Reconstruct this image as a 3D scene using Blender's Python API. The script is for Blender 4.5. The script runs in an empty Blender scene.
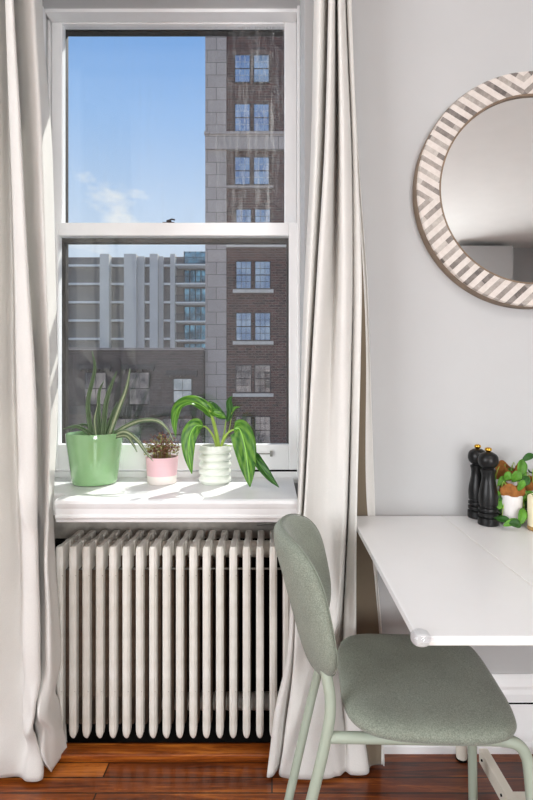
import bpy, bmesh, math, random
from mathutils import Vector, Matrix

random.seed(7)
S = bpy.context.scene
COL = S.collection
H = 1.16            # camera height
F = 510.0           # focal length in pixels of the 533x800 frame
CX, CY = 272.0, 385.0


def P(px, py, d):
    return Vector(((px - CX) * d / F, d, H - (py - CY) * d / F))


def PX(px, d):
    return (px - CX) * d / F


def PZ(py, d):
    return H - (py - CY) * d / F


def interp(xs, ys, x):
    """smooth monotone-ish piecewise interpolation"""
    if x <= xs[0]:
        return ys[0]
    for i in range(len(xs) - 1):
        if x <= xs[i + 1]:
            t = (x - xs[i]) / (xs[i + 1] - xs[i])
            m0 = (ys[i + 1] - ys[i - 1]) / (xs[i + 1] - xs[i - 1]) if i > 0 else (ys[i + 1] - ys[i]) / (xs[i + 1] - xs[i])
            m1 = (ys[i + 2] - ys[i]) / (xs[i + 2] - xs[i]) if i + 2 < len(xs) else (ys[i + 1] - ys[i]) / (xs[i + 1] - xs[i])
            h = xs[i + 1] - xs[i]
            return ((2 * t**3 - 3 * t**2 + 1) * ys[i] + (t**3 - 2 * t**2 + t) * h * m0
                    + (-2 * t**3 + 3 * t**2) * ys[i + 1] + (t**3 - t**2) * h * m1)
    return ys[-1]


def catmull(pts, n):
    pts = [Vector(p) for p in pts]
    out = []
    m = len(pts)
    for i in range(m - 1):
        p0 = pts[i - 1] if i > 0 else pts[i] * 2 - pts[i + 1]
        p1, p2 = pts[i], pts[i + 1]
        p3 = pts[i + 2] if i + 2 < m else pts[i + 1] * 2 - pts[i]
        for k in range(n):
            t = k / n
            out.append(0.5 * ((2 * p1) + (-p0 + p2) * t + (2 * p0 - 5 * p1 + 4 * p2 - p3) * t * t
                              + (-p0 + 3 * p1 - 3 * p2 + p3) * t**3))
    out.append(pts[-1])
    return out


# ------------------------------------------------------------------ mesh kit
class MB:
    def __init__(self):
        self.bm = bmesh.new()

    def box(self, x0, x1, y0, y1, z0, z1):
        v = [self.bm.verts.new(c) for c in ((x0, y0, z0), (x1, y0, z0), (x1, y1, z0), (x0, y1, z0),
                                            (x0, y0, z1), (x1, y0, z1), (x1, y1, z1), (x0, y1, z1))]
        for f in ((0, 3, 2, 1), (4, 5, 6, 7), (0, 1, 5, 4), (1, 2, 6, 5), (2, 3, 7, 6), (3, 0, 4, 7)):
            self.bm.faces.new([v[i] for i in f])
        return self

    def prism(self, poly, axis, a, b):
        """extrude a 2D polygon along axis; x: poly=(y,z)  y: poly=(x,z)  z: poly=(x,y)"""
        def mk(p, t):
            return {'x': (t, p[0], p[1]), 'y': (p[0], t, p[1]), 'z': (p[0], p[1], t)}[axis]
        v0 = [self.bm.verts.new(mk(p, a)) for p in poly]
        v1 = [self.bm.verts.new(mk(p, b)) for p in poly]
        n = len(poly)
        self.bm.faces.new(v0)
        self.bm.faces.new(list(reversed(v1)))
        for i in range(n):
            j = (i + 1) % n
            self.bm.faces.new([v0[i], v1[i], v1[j], v0[j]])
        return self

    def lathe(self, prof, c=(0, 0, 0), seg=32, cap0=True, cap1=True, axis='z'):
        rings = []
        for (r, h) in prof:
            ring = []
            for k in range(seg):
                a = 2 * math.pi * k / seg
                if axis == 'z':
                    co = (c[0] + r * math.cos(a), c[1] + r * math.sin(a), c[2] + h)
                elif axis == 'y':
                    co = (c[0] + r * math.cos(a), c[1] + h, c[2] + r * math.sin(a))
                else:
                    co = (c[0] + h, c[1] + r * math.cos(a), c[2] + r * math.sin(a))
                ring.append(self.bm.verts.new(co))
            rings.append(ring)
        for i in range(len(rings) - 1):
            for k in range(seg):
                j = (k + 1) % seg
                self.bm.faces.new([rings[i][k], rings[i][j], rings[i + 1][j], rings[i + 1][k]])
        if cap0:
            self.bm.faces.new(list(reversed(rings[0])))
        if cap1:
            self.bm.faces.new(rings[-1])
        return self

    def tube(self, pts, r, seg=12, caps=True, closed=False):
        pts = [Vector(p) for p in pts]
        n = len(pts)
        rs = r if isinstance(r, (list, tuple)) else [r] * n
        rings = []
        up = Vector((0, 0, 1))
        t0 = (pts[1] - pts[0]).normalized()
        if abs(t0.dot(up)) > .9:
            up = Vector((1, 0, 0))
        nrm = (up - t0 * up.dot(t0)).normalized()
        for i in range(n):
            a = pts[i - 1] if (i > 0 or closed) else pts[i]
            b = pts[(i + 1) % n] if (i < n - 1 or closed) else pts[i]
            t = (b - a).normalized()
            nrm = (nrm - t * nrm.dot(t)).normalized()
            bn = t.cross(nrm)
            rings.append([self.bm.verts.new(pts[i] + (nrm * math.cos(2 * math.pi * k / seg) + bn * math.sin(2 * math.pi * k / seg)) * rs[i])
                          for k in range(seg)])
        m = n if closed else n - 1
        for i in range(m):
            A, B = rings[i], rings[(i + 1) % n]
            for k in range(seg):
                j = (k + 1) % seg
                self.bm.faces.new([A[k], A[j], B[j], B[k]])
        if caps and not closed:
            self.bm.faces.new(list(reversed(rings[0])))
            self.bm.faces.new(rings[-1])
        return self

    def grid(self, rows, close_u=False):
        vs = [[self.bm.verts.new(p) for p in row] for row in rows]
        for i in range(len(vs) - 1):
            n = len(vs[i])
            for k in range(n if close_u else n - 1):
                j = (k + 1) % n
                self.bm.faces.new([vs[i][k], vs[i][j], vs[i + 1][j], vs[i + 1][k]])
        return vs

    def build(self, name, mat, parent=None, bevel=0.0, smooth=None, bseg=2, world=True):
        bm = self.bm
        bmesh.ops.recalc_face_normals(bm, faces=bm.faces)
        if parent is not None and world:
            off = parent.get('_o')
            if off is not None:
                bmesh.ops.translate(bm, verts=bm.verts, vec=-Vector(off))
        me = bpy.data.meshes.new(name)
        bm.to_mesh(me)
        bm.free()
        o = bpy.data.objects.new(name, me)
        COL.objects.link(o)
        me.materials.append(mat)
        if parent is not None:
            o.parent = parent
            if world and parent.get('_o') is not None:
                o['_o'] = parent['_o']
        if bevel > 0:
            b = o.modifiers.new('bevel', 'BEVEL')
            b.width = bevel
            b.segments = bseg
            b.limit_method = 'ANGLE'
            b.angle_limit = math.radians(40)
        if smooth is not None:
            for p in me.polygons:
                p.use_smooth = True
            if smooth < 180:
                bmesh_angle(o, smooth)
        return o


def bmesh_angle(o, deg):
    me = o.data
    bm = bmesh.new()
    bm.from_mesh(me)
    for e in bm.edges:
        if len(e.link_faces) == 2 and e.calc_face_angle(0) > math.radians(deg):
            e.smooth = False
    bm.to_mesh(me)
    bm.free()


def empty(name, loc, rz=0.0, label=None, cat=None, group=None, kind=None):
    o = bpy.data.objects.new(name, None)
    COL.objects.link(o)
    o.location = loc
    o.rotation_euler = (0, 0, rz)
    o.empty_display_size = .05
    o['_o'] = tuple(loc)
    tag(o, label, cat, group, kind)
    return o


def tag(o, label=None, cat=None, group=None, kind=None):
    if label:
        o['label'] = label
    if cat:
        o['category'] = cat
    if group:
        o['group'] = group
    if kind:
        o['kind'] = kind
    return o


# ------------------------------------------------------------------ materials
def srgb(r, g, b):
    def f(c):
        c /= 255.0
        return c / 12.92 if c <= .04045 else ((c + .055) / 1.055) ** 2.4
    return (f(r), f(g), f(b), 1.0)


def newmat(name):
    m = bpy.data.materials.new(name)
    m.use_nodes = True
    nt = m.node_tree
    for n in list(nt.nodes):
        nt.nodes.remove(n)
    out = nt.nodes.new('ShaderNodeOutputMaterial')
    return m, nt, out


def N(nt, t, **kw):
    n = nt.nodes.new(t)
    for k, v in kw.items():
        if k.startswith('in_'):
            key = k[3:]
            key = int(key) if key.isdigit() else key.replace('_', ' ')
            n.inputs[key].default_value = v
        else:
            setattr(n, k, v)
    return n


def L(nt, a, ao, b, bi):
    nt.links.new(a.outputs[ao], b.inputs[bi])


def ramp(nt, stops, interp_='LINEAR'):
    r = nt.nodes.new('ShaderNodeValToRGB')
    r.color_ramp.interpolation = interp_
    e = r.color_ramp.elements
    e[0].position, e[0].color = stops[0]
    e[1].position, e[1].color = stops[-1]
    for s in stops[1:-1]:
        x = e.new(s[0])
        x.color = s[1]
    return r


def plain(name, col, rough=.5, spec=.5, metal=0.0, var=.04, scale=6.0, bump=0.0, bscale=200.0, coat=0.0, stretch=(1, 1, 1), trans=0.0, sheen=0.0):
    """principled surface with procedural variation"""
    m, nt, out = newmat(name)
    p = N(nt, 'ShaderNodeBsdfPrincipled')
    p.inputs['Roughness'].default_value = rough
    p.inputs['Specular IOR Level'].default_value = spec
    p.inputs['Metallic'].default_value = metal
    p.inputs['Coat Weight'].default_value = coat
    p.inputs['Sheen Weight'].default_value = sheen
    tc = N(nt, 'ShaderNodeTexCoord')
    mp = N(nt, 'ShaderNodeMapping')
    mp.inputs['Scale'].default_value = stretch
    L(nt, tc, 'Object', mp, 'Vector')
    nz = N(nt, 'ShaderNodeTexNoise', in_Scale=scale, in_Detail=5.0, in_Roughness=.6)
    L(nt, mp, 'Vector', nz, 'Vector')
    lo = tuple(max(0, c * (1 - var * 2)) for c in col[:3]) + (1,)
    hi = tuple(min(1, c * (1 + var * 2)) for c in col[:3]) + (1,)
    r = ramp(nt, [(.25, lo), (.75, hi)])
    L(nt, nz, 'Fac', r, 'Fac')
    L(nt, r, 'Color', p, 'Base Color')
    if bump > 0:
        n2 = N(nt, 'ShaderNodeTexNoise', in_Scale=bscale, in_Detail=3.0)
        L(nt, mp, 'Vector', n2, 'Vector')
        b = N(nt, 'ShaderNodeBump', in_Strength=bump, in_Distance=.002)
        L(nt, n2, 'Fac', b, 'Height')
        L(nt, b, 'Normal', p, 'Normal')
    if trans > 0:
        t = N(nt, 'ShaderNodeBsdfTranslucent')
        L(nt, r, 'Color', t, 'Color')
        mx = N(nt, 'ShaderNodeMixShader', in_Fac=trans)
        L(nt, p, 'BSDF', mx, 1)
        L(nt, t, 'BSDF', mx, 2)
        L(nt, mx, 'Shader', out, 'Surface')
    else:
        L(nt, p, 'BSDF', out, 'Surface')
    return m


def fabric(name, col, trans=0.0, scale=900.0, strength=.25, var=.05, sheen=.3):
    """woven cloth: two crossed waves as bump plus heather"""
    m, nt, out = newmat(name)
    tc = N(nt, 'ShaderNodeTexCoord')
    p = N(nt, 'ShaderNodeBsdfPrincipled')
    p.inputs['Roughness'].default_value = .9
    p.inputs['Specular IOR Level'].default_value = .15
    p.inputs['Sheen Weight'].default_value = sheen
    p.inputs['Sheen Roughness'].default_value = .5
    n1 = N(nt, 'ShaderNodeTexNoise', in_Scale=scale, in_Detail=2.0)
    n2 = N(nt, 'ShaderNodeTexNoise', in_Scale=9.0, in_Detail=4.0)
    L(nt, tc, 'Object', n1, 'Vector')
    L(nt, tc, 'Object', n2, 'Vector')
    ad = N(nt, 'ShaderNodeMath', operation='ADD')
    mu = N(nt, 'ShaderNodeMath', operation='MULTIPLY', in_1=.5)
    ad.operation = 'MULTIPLY_ADD'
    ad.inputs[1].default_value = .35
    L(nt, n2, 'Fac', ad, 0)
    L(nt, n1, 'Fac', ad, 2)
    mu.operation = 'MULTIPLY_ADD'
    mu.inputs[1].default_value = 1.0
    mu.inputs[2].default_value = -.175
    L(nt, ad, 0, mu, 0)
    lo = tuple(c * (1 - var * 4) for c in col[:3]) + (1,)
    hi = tuple(min(1, c * (1 + var * 4)) for c in col[:3]) + (1,)
    r = ramp(nt, [(.3, lo), (.7, hi)])
    L(nt, mu, 0, r, 'Fac')
    L(nt, r, 'Color', p, 'Base Color')
    b = N(nt, 'ShaderNodeBump', in_Strength=strength, in_Distance=.001)
    L(nt, n1, 'Fac', b, 'Height')
    L(nt, b, 'Normal', p, 'Normal')
    if trans > 0:
        t = N(nt, 'ShaderNodeBsdfTranslucent')
        L(nt, r, 'Color', t, 'Color')
        mx = N(nt, 'ShaderNodeMixShader', in_Fac=trans)
        L(nt, p, 'BSDF', mx, 1)
        L(nt, t, 'BSDF', mx, 2)
        L(nt, mx, 'Shader', out, 'Surface')
    else:
        L(nt, p, 'BSDF', out, 'Surface')
    return m


def glass_pane(name, dust=.02, streak=.1, smear_side=None, refl=1.0):
    """thin window glass: clear, mirror-like by Fresnel, with dried dust and water marks"""
    m, nt, out = newmat(name)
    tr = N(nt, 'ShaderNodeBsdfTransparent')
    tr.inputs['Color'].default_value = (.97, .98, .98, 1)
    gl = N(nt, 'ShaderNodeBsdfGlossy')
    gl.inputs['Roughness'].default_value = .0
    ge = N(nt, 'ShaderNodeNewGeometry')
    dt = N(nt, 'ShaderNodeVectorMath', operation='DOT_PRODUCT')
    L(nt, ge, 'Incoming', dt, 0)
    L(nt, ge, 'Normal', dt, 1)
    ab_ = N(nt, 'ShaderNodeMath', operation='ABSOLUTE')
    L(nt, dt, 'Value', ab_, 0)
    om = N(nt, 'ShaderNodeMath', operation='SUBTRACT', in_0=1.0)
    L(nt, ab_, 0, om, 1)
    pw = N(nt, 'ShaderNodeMath', operation='POWER', in_1=5.0)
    L(nt, om, 0, pw, 0)
    mf = N(nt, 'ShaderNodeMath', operation='MULTIPLY_ADD', in_1=.9, in_2=.04 * refl)
    L(nt, pw, 0, mf, 0)
    mx = N(nt, 'ShaderNodeMixShader')
    L(nt, mf, 0, mx, 'Fac')
    L(nt, tr, 'BSDF', mx, 1)
    L(nt, gl, 'BSDF', mx, 2)
    tc = N(nt, 'ShaderNodeTexCoord')
    mp = N(nt, 'ShaderNodeMapping')
    mp.inputs['Scale'].default_value = (26, 1, 2.2)
    L(nt, tc, 'Object', mp, 'Vector')
    n1 = N(nt, 'ShaderNodeTexNoise', in_Scale=2.0, in_Detail=6.0, in_Roughness=.7)
    L(nt, mp, 'Vector', n1, 'Vector')
    r1 = ramp(nt, [(.50, (0, 0, 0, 1)), (.74, (1, 1, 1, 1))])
    L(nt, n1, 'Fac', r1, 'Fac')
    n2 = N(nt, 'ShaderNodeTexNoise', in_Scale=140.0, in_Detail=3.0, in_Roughness=.8)
    L(nt, tc, 'Object', n2, 'Vector')
    r2 = ramp(nt, [(.56, (0, 0, 0, 1)), (.66, (1, 1, 1, 1))])
    L(nt, n2, 'Fac', r2, 'Fac')
    mxx = N(nt, 'ShaderNodeMath', operation='MAXIMUM')
    L(nt, r1, 'Color', mxx, 0)
    L(nt, r2, 'Color', mxx, 1)
    fac = N(nt, 'ShaderNodeMath', operation='MULTIPLY', in_1=streak)
    if smear_side is not None:
        sx = N(nt, 'ShaderNodeSeparateXYZ')
        L(nt, tc, 'Object', sx, 'Vector')
        mr = N(nt, 'ShaderNodeMapRange', in_1=smear_side[0], in_2=smear_side[1], in_3=.06, in_4=1.0)
        L(nt, sx, 'X', mr, 0)
        m2 = N(nt, 'ShaderNodeMath', operation='MULTIPLY')
        L(nt, mxx, 0, m2, 0)
        L(nt, mr, 0, m2, 1)
        L(nt, m2, 0, fac, 0)
    else:
        L(nt, mxx, 0, fac, 0)
    ad = N(nt, 'ShaderNodeMath', operation='ADD', in_1=dust)
    L(nt, fac, 0, ad, 0)
    df = N(nt, 'ShaderNodeBsdfDiffuse')
    df.inputs['Color'].default_value = (.75, .74, .72, 1)
    tl = N(nt, 'ShaderNodeBsdfTranslucent')
    tl.inputs['Color'].default_value = (.75, .74, .72, 1)
    dm = N(nt, 'ShaderNodeMixShader', in_Fac=.5)
    L(nt, df, 'BSDF', dm, 1)
    L(nt, tl, 'BSDF', dm, 2)
    m3 = N(nt, 'ShaderNodeMixShader')
    L(nt, ad, 0, m3, 'Fac')
    L(nt, mx, 'Shader', m3, 1)
    L(nt, dm, 'Shader', m3, 2)
    L(nt, m3, 'Shader', out, 'Surface')
    return m


def brickmat(name, c1, c2, mortar, bw, bh, msize=.012, rough=.85, off=.5, dirt=.15, axis='XZ'):
    m, nt, out = newmat(name)
    p = N(nt, 'ShaderNodeBsdfPrincipled')
    p.inputs['Roughness'].default_value = rough
    p.inputs['Specular IOR Level'].default_value = .2
    tc = N(nt, 'ShaderNodeTexCoord')
    sp = N(nt, 'ShaderNodeSeparateXYZ')
    L(nt, tc, 'Object', sp, 'Vector')
    cb = N(nt, 'ShaderNodeCombineXYZ')
    sm = N(nt, 'ShaderNodeMath', operation='ADD')
    L(nt, sp, 'X', sm, 0)
    L(nt, sp, 'Y', sm, 1)
    L(nt, sm, 0, cb, 'X')
    L(nt, sp, 'Z', cb, 'Y')
    br = N(nt, 'ShaderNodeTexBrick', offset=off, in_Scale=1.0)
    br.inputs['Color1'].default_value = c1
    br.inputs['Color2'].default_value = c2
    br.inputs['Mortar'].default_value = mortar
    br.inputs['Mortar Size'].default_value = msize
    br.inputs['Brick Width'].default_value = bw
    br.inputs['Row Height'].default_value = bh
    L(nt, cb, 'Vector', br, 'Vector')
    nz = N(nt, 'ShaderNodeTexNoise', in_Scale=1.6, in_Detail=8.0, in_Roughness=.85)
    L(nt, tc, 'Object', nz, 'Vector')
    r = ramp(nt, [(.3, (1 - dirt * 2,) * 3 + (1,)), (.7, (1 + dirt,) * 3 + (1,))])
    L(nt, nz, 'Fac', r, 'Fac')
    mx = N(nt, 'ShaderNodeMix', data_type='RGBA', blend_type='MULTIPLY')
    mx.inputs[0].default_value = 1.0
    L(nt, br, 'Color', mx, 6)
    L(nt, r, 'Color', mx, 7)
    L(nt, mx, 2, p, 'Base Color')
    L(nt, p, 'BSDF', out, 'Surface')
    return m


def woodfloor(name, tone=1.0):
    """narrow glossy strip flooring running along X"""
    m, nt, out = newmat(name)
    p = N(nt, 'ShaderNodeBsdfPrincipled')
    p.inputs['Roughness'].default_value = .28
    p.inputs['Coat Weight'].default_value = .10
    p.inputs['Coat Roughness'].default_value = .12
    tc = N(nt, 'ShaderNodeTexCoord')
    br = N(nt, 'ShaderNodeTexBrick', offset=.37, offset_frequency=2, in_Scale=1.0)
    br.inputs['Color1'].default_value = (0.0, 0.0, 0.0, 1)
    br.inputs['Color2'].default_value = (1.0, 1.0, 1.0, 1)
    br.inputs['Mortar'].default_value = (.5, .5, .5, 1)
    br.inputs['Mortar Size'].default_value = .0022
    br.inputs['Brick Width'].default_value = 1.35
    br.inputs['Row Height'].default_value = .058
    L(nt, tc, 'Object', br, 'Vector')
    mp = N(nt, 'ShaderNodeMapping')
    mp.inputs['Scale'].default_value = (1.6, 26, 26)
    L(nt, tc, 'Object', mp, 'Vector')
    g = N(nt, 'ShaderNodeTexNoise', in_Scale=2.0, in_Detail=9.0, in_Roughness=.72, in_Distortion=.9)
    L(nt, mp, 'Vector', g, 'Vector')
    w = N(nt, 'ShaderNodeTexNoise', in_Scale=1.3, in_Detail=3.0)
    L(nt, tc, 'Object', w, 'Vector')
    a1 = N(nt, 'ShaderNodeMath', operation='MULTIPLY', in_1=.32)
    L(nt, br, 'Color', a1, 0)
    a2 = N(nt, 'ShaderNodeMath', operation='MULTIPLY_ADD', in_1=1.25)
    L(nt, g, 'Fac', a2, 0)
    L(nt, a1, 0, a2, 2)
    r = ramp(nt, [(.40, srgb(16, 6, 3)), (.55, srgb(70, 28, 8)), (.80, srgb(134, 66, 18)), (1.0, srgb(190, 112, 42))])
    L(nt, a2, 0, r, 'Fac')
    mx = N(nt, 'ShaderNodeMix', data_type='RGBA', blend_type='MIX')
    L(nt, br, 'Fac', mx, 0)
    L(nt, r, 'Color', mx, 6)
    mx.inputs[7].default_value = srgb(22, 9, 4)
    # the boards turn redder and darker towards the right
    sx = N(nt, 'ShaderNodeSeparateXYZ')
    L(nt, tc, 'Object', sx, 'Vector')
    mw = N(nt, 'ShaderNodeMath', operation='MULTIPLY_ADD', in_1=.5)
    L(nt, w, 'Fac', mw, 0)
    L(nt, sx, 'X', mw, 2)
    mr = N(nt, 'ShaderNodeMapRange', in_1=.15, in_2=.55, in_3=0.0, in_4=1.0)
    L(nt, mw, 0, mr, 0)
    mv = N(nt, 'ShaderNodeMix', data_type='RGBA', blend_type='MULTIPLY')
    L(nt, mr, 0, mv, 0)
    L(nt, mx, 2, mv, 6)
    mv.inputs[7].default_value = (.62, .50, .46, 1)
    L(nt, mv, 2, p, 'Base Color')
    b = N(nt, 'ShaderNodeBump', in_Strength=.2, in_Distance=.002)
    L(nt, g, 'Fac', b, 'Height')
    L(nt, b, 'Normal', p, 'Normal')
    L(nt, p, 'BSDF', out, 'Surface')
    return m


M = {}
M['wall'] = plain('wall_paint', srgb(190, 190, 190), rough=.75, spec=.25, var=.012, scale=3, bump=.05, bscale=90)
M['ceil'] = plain('ceiling_paint', srgb(232, 231, 228), rough=.8, spec=.2, var=.01)
M['white'] = plain('white_gloss_paint', srgb(246, 246, 246), rough=.35, spec=.45, var=.015, scale=5, bump=.06, bscale=40)
M['sillwhite'] = plain('sill_paint', srgb(228, 228, 228), rough=.3, spec=.45, var=.03, scale=7, bump=.08, bscale=30)
M['recess'] = plain('old_recess_plaster', srgb(182, 176, 168), rough=.9, spec=.1, var=.22, scale=9, bump=.5, bscale=40)
M['recess_dark'] = plain('dark_recess', srgb(30, 29, 28), rough=.7, spec=.2, var=.2, scale=8)  # near-black for the recess floor and the painted shade behind the radiator
M['bronze'] = plain('bronze_storm_frame', srgb(54, 48, 42), rough=.5, spec=.4, var=.15, scale=10)
M['rad'] = None
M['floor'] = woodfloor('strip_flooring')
M['gap'] = plain('dark_gap', srgb(16, 15, 14), rough=.9, spec=.1)
M['curtain'] = fabric('linen_curtain', srgb(239, 237, 233), trans=.25, scale=700, strength=.15, var=.012, sheen=.15)
M['taupe_fold'] = fabric('taupe_fold_cloth', srgb(118, 106, 90), scale=700, strength=.15, var=.012)  # taupe cloth for the columns inside one fold
M['chairfab'] = fabric('sage_wool', srgb(134, 141, 128), scale=420, strength=.8, var=.075, sheen=.25)
M['chairmet'] = plain('sage_powder_coat', srgb(166, 176, 160), rough=.4, spec=.4, var=.02)
M['seam'] = plain('sage_piping', srgb(136, 143, 130), rough=.85, spec=.1)
M['table'] = plain('white_lacquer', srgb(233, 233, 233), rough=.32, spec=.4, var=.01, scale=4)
M['tableedge'] = plain('white_edge', srgb(236, 235, 230), rough=.3, spec=.4, var=.01)
M['legwhite'] = plain('ivory_table_leg', srgb(232, 226, 212), rough=.45, spec=.35, var=.03)
M['black'] = plain('black_lacquer', srgb(13, 13, 14), rough=.36, spec=.35, var=.05)
M['felt'] = plain('black_felt', srgb(20, 20, 20), rough=.95, spec=.05)
M['brass'] = plain('brass', srgb(222, 172, 66), rough=.22, metal=1.0, var=.03)
M['steel'] = plain('dull_steel', srgb(150, 148, 142), rough=.4, metal=.9, var=.1, scale=30)
M['greenpot'] = plain('green_glaze', srgb(140, 182, 130), rough=.12, spec=.6, var=.05, scale=8, coat=.5)
M['whitepot'] = plain('matte_white_clay', srgb(226, 230, 220), rough=.6, spec=.3, var=.015)
M['pinkpot'] = plain('pink_glaze', srgb(232, 192, 198), rough=.45, spec=.4, var=.02)
M['pinkbase'] = plain('bare_white_clay', srgb(236, 228, 222), rough=.7, spec=.3, var=.02)
M['soil'] = plain('potting_soil', srgb(52, 40, 30), rough=.95, spec=.1, var=.3, scale=60, bump=.8, bscale=80)
M['aloe'] = plain('grey_green_leaf', srgb(104, 124, 92), rough=.5, spec=.35, var=.12, scale=30, trans=.15)
M['aloepale'] = plain('pale_leaf_stripe', srgb(188, 196, 164), rough=.5, spec=.35, var=.08, scale=30, trans=.15)
M['stem'] = plain('lime_stem', srgb(178, 204, 96), rough=.45, spec=.35, var=.08, scale=20, trans=.25)
M['kraft'] = plain('brown_paper', srgb(150, 98, 52), rough=.8, spec=.15, var=.25, scale=40, bump=.6, bscale=120)
M['paperpot'] = plain('white_washable_paper', srgb(222, 218, 216), rough=.7, spec=.2, var=.03, scale=20, bump=.4, bscale=50)
M['candle'] = plain('cream_wax', srgb(240, 230, 200), rough=.5, spec=.3, var=.02)
M['herb'] = plain('herb_leaf', srgb(92, 148, 46), rough=.45, spec=.4, var=.22, scale=25, trans=.25)
M['herbdark'] = plain('dark_herb_leaf', srgb(50, 98, 36), rough=.45, spec=.4, var=.22, scale=25, trans=.2)
M['dryleaf'] = plain('dusty_red_leaf', srgb(120, 78, 66), rough=.7, spec=.2, var=.3, scale=60, trans=.1)
M['dryleaf2'] = plain('olive_leaf', srgb(150, 150, 92), rough=.7, spec=.2, var=.3, scale=60, trans=.2)
M['mirror'] = plain('mirror_glass', (.78, .79, .785, 1), rough=.0, metal=1.0, var=0.0)
M['rim'] = plain('brown_wood_rim', srgb(134, 116, 98), rough=.5, spec=.3, var=.15, scale=20, stretch=(1, 1, 1))
M['tower'] = brickmat('tower_brick', srgb(104, 65, 58), srgb(66, 42, 40), srgb(122, 104, 97), .42, .16, .018, dirt=.24)
M['stone'] = brickmat('pale_limestone', srgb(186, 170, 162), srgb(168, 154, 147), srgb(112, 102, 98), 1.9, .78, .018, off=.3, dirt=.06)
M['stonelight'] = plain('light_stone_trim', srgb(206, 196, 186), rough=.85, spec=.2, var=.06, scale=2)
M['lowbrick'] = brickmat('dark_brown_brick', srgb(96, 78, 74), srgb(78, 64, 62), srgb(104, 92, 88), .42, .16, .018, dirt=.2)
M['lowtrim'] = plain('dark_cornice', srgb(74, 66, 66), rough=.8, spec=.2, var=.1, scale=3)
M['concrete'] = plain('grey_concrete', srgb(206, 202, 196), rough=.85, spec=.2, var=.04, scale=.4)
M['panel'] = plain('darker_grey_brick', srgb(138, 130, 124), rough=.85, spec=.2, var=.06, scale=.4)  # bay panels, a darker grey than the piers
M['slab'] = plain('pale_concrete_slab', srgb(236, 233, 228), rough=.85, spec=.2, var=.03, scale=.5)
M['rail'] = plain('dark_railing', srgb(50, 52, 58), rough=.5, spec=.4)
M['frame_dark'] = plain('dark_window_frame', srgb(58, 48, 50), rough=.6, spec=.3)
M['frame_white'] = plain('white_muntins', srgb(196, 196, 198), rough=.6, spec=.3)
M['asphalt'] = plain('street_asphalt', srgb(120, 118, 116), rough=.9, spec=.2, var=.1, scale=.3)


def outglass(name, col, blind):
    """building window seen from outside: sky-reflecting glass over pale blinds and dark rooms"""
    m, nt, out = newmat(name)
    tc = N(nt, 'ShaderNodeTexCoord')
    nz = N(nt, 'ShaderNodeTexNoise', in_Scale=.9, in_Detail=3.0)
    L(nt, tc, 'Object', nz, 'Vector')
    r = ramp(nt, [(.38, col), (.62, blind)])
    L(nt, nz, 'Fac', r, 'Fac')
    p = N(nt, 'ShaderNodeBsdfPrincipled')
    p.inputs['Roughness'].default_value = .03
    p.inputs['Metallic'].default_value = .75
    L(nt, r, 'Color', p, 'Base Color')
    L(nt, p, 'BSDF', out, 'Surface')
    return m


M['towerglass'] = outglass('blue_sky_glass', srgb(120, 140, 168), srgb(168, 180, 194))
M['dimglass'] = outglass('dim_glass', srgb(70, 68, 74), srgb(160, 148, 144))
M['paleglass'] = outglass('pale_blind_glass', srgb(150, 156, 160), srgb(200, 200, 200))
M['tealglass'] = outglass('teal_glass', srgb(50, 84, 104), srgb(122, 170, 190))
M['glass_in'] = glass_pane('sash_glass', dust=.004, streak=.010, refl=1.25)
M['glass_up'] = glass_pane('dirty_sash_glass', dust=.006, streak=.34, smear_side=(.08, .42), refl=.5)
M['glass_storm'] = glass_pane('storm_glass', dust=.004, streak=.012, refl=.5)


def radmat():
    """old off-white enamel with grime and bare rusty wear"""
    m, nt, out = newmat('old_radiator_enamel')
    p = N(nt, 'ShaderNodeBsdfPrincipled')
    p.inputs['Roughness'].default_value = .38
    tc = N(nt, 'ShaderNodeTexCoord')
    n1 = N(nt, 'ShaderNodeTexNoise', in_Scale=14.0, in_Detail=6.0)
    L(nt, tc, 'Object', n1, 'Vector')
    r = ramp(nt, [(.3, srgb(216, 212, 202)), (.7, srgb(236, 234, 228))])
    L(nt, n1, 'Fac', r, 'Fac')
    n2 = N(nt, 'ShaderNodeTexNoise', in_Scale=45.0, in_Detail=6.0, in_Roughness=.7)
    L(nt, tc, 'Object', n2, 'Vector')
    r2 = ramp(nt, [(.66, (0, 0, 0, 1)), (.72, (1, 1, 1, 1))])
    L(nt, n2, 'Fac', r2, 'Fac')
    mx = N(nt, 'ShaderNodeMix', data_type='RGBA')
    L(nt, r2, 'Color', mx, 0)
    L(nt, r, 'Color', mx, 6)
    mx.inputs[7].default_value = srgb(112, 86, 66)
    L(nt, mx, 2, p, 'Base Color')
    b = N(nt, 'ShaderNodeBump', in_Strength=.15, in_Distance=.003)
    L(nt, n1, 'Fac', b, 'Height')
    L(nt, b, 'Normal', p, 'Normal')
    L(nt, p, 'BSDF', out, 'Surface')
    return m


M['rad'] = radmat()
M['rust_shade'] = plain('rust_and_slot_shade', srgb(104, 86, 72), rough=.75, spec=.2, var=.2, scale=30)  # rust brown, darkened to stand in for the shade in the slots


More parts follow.
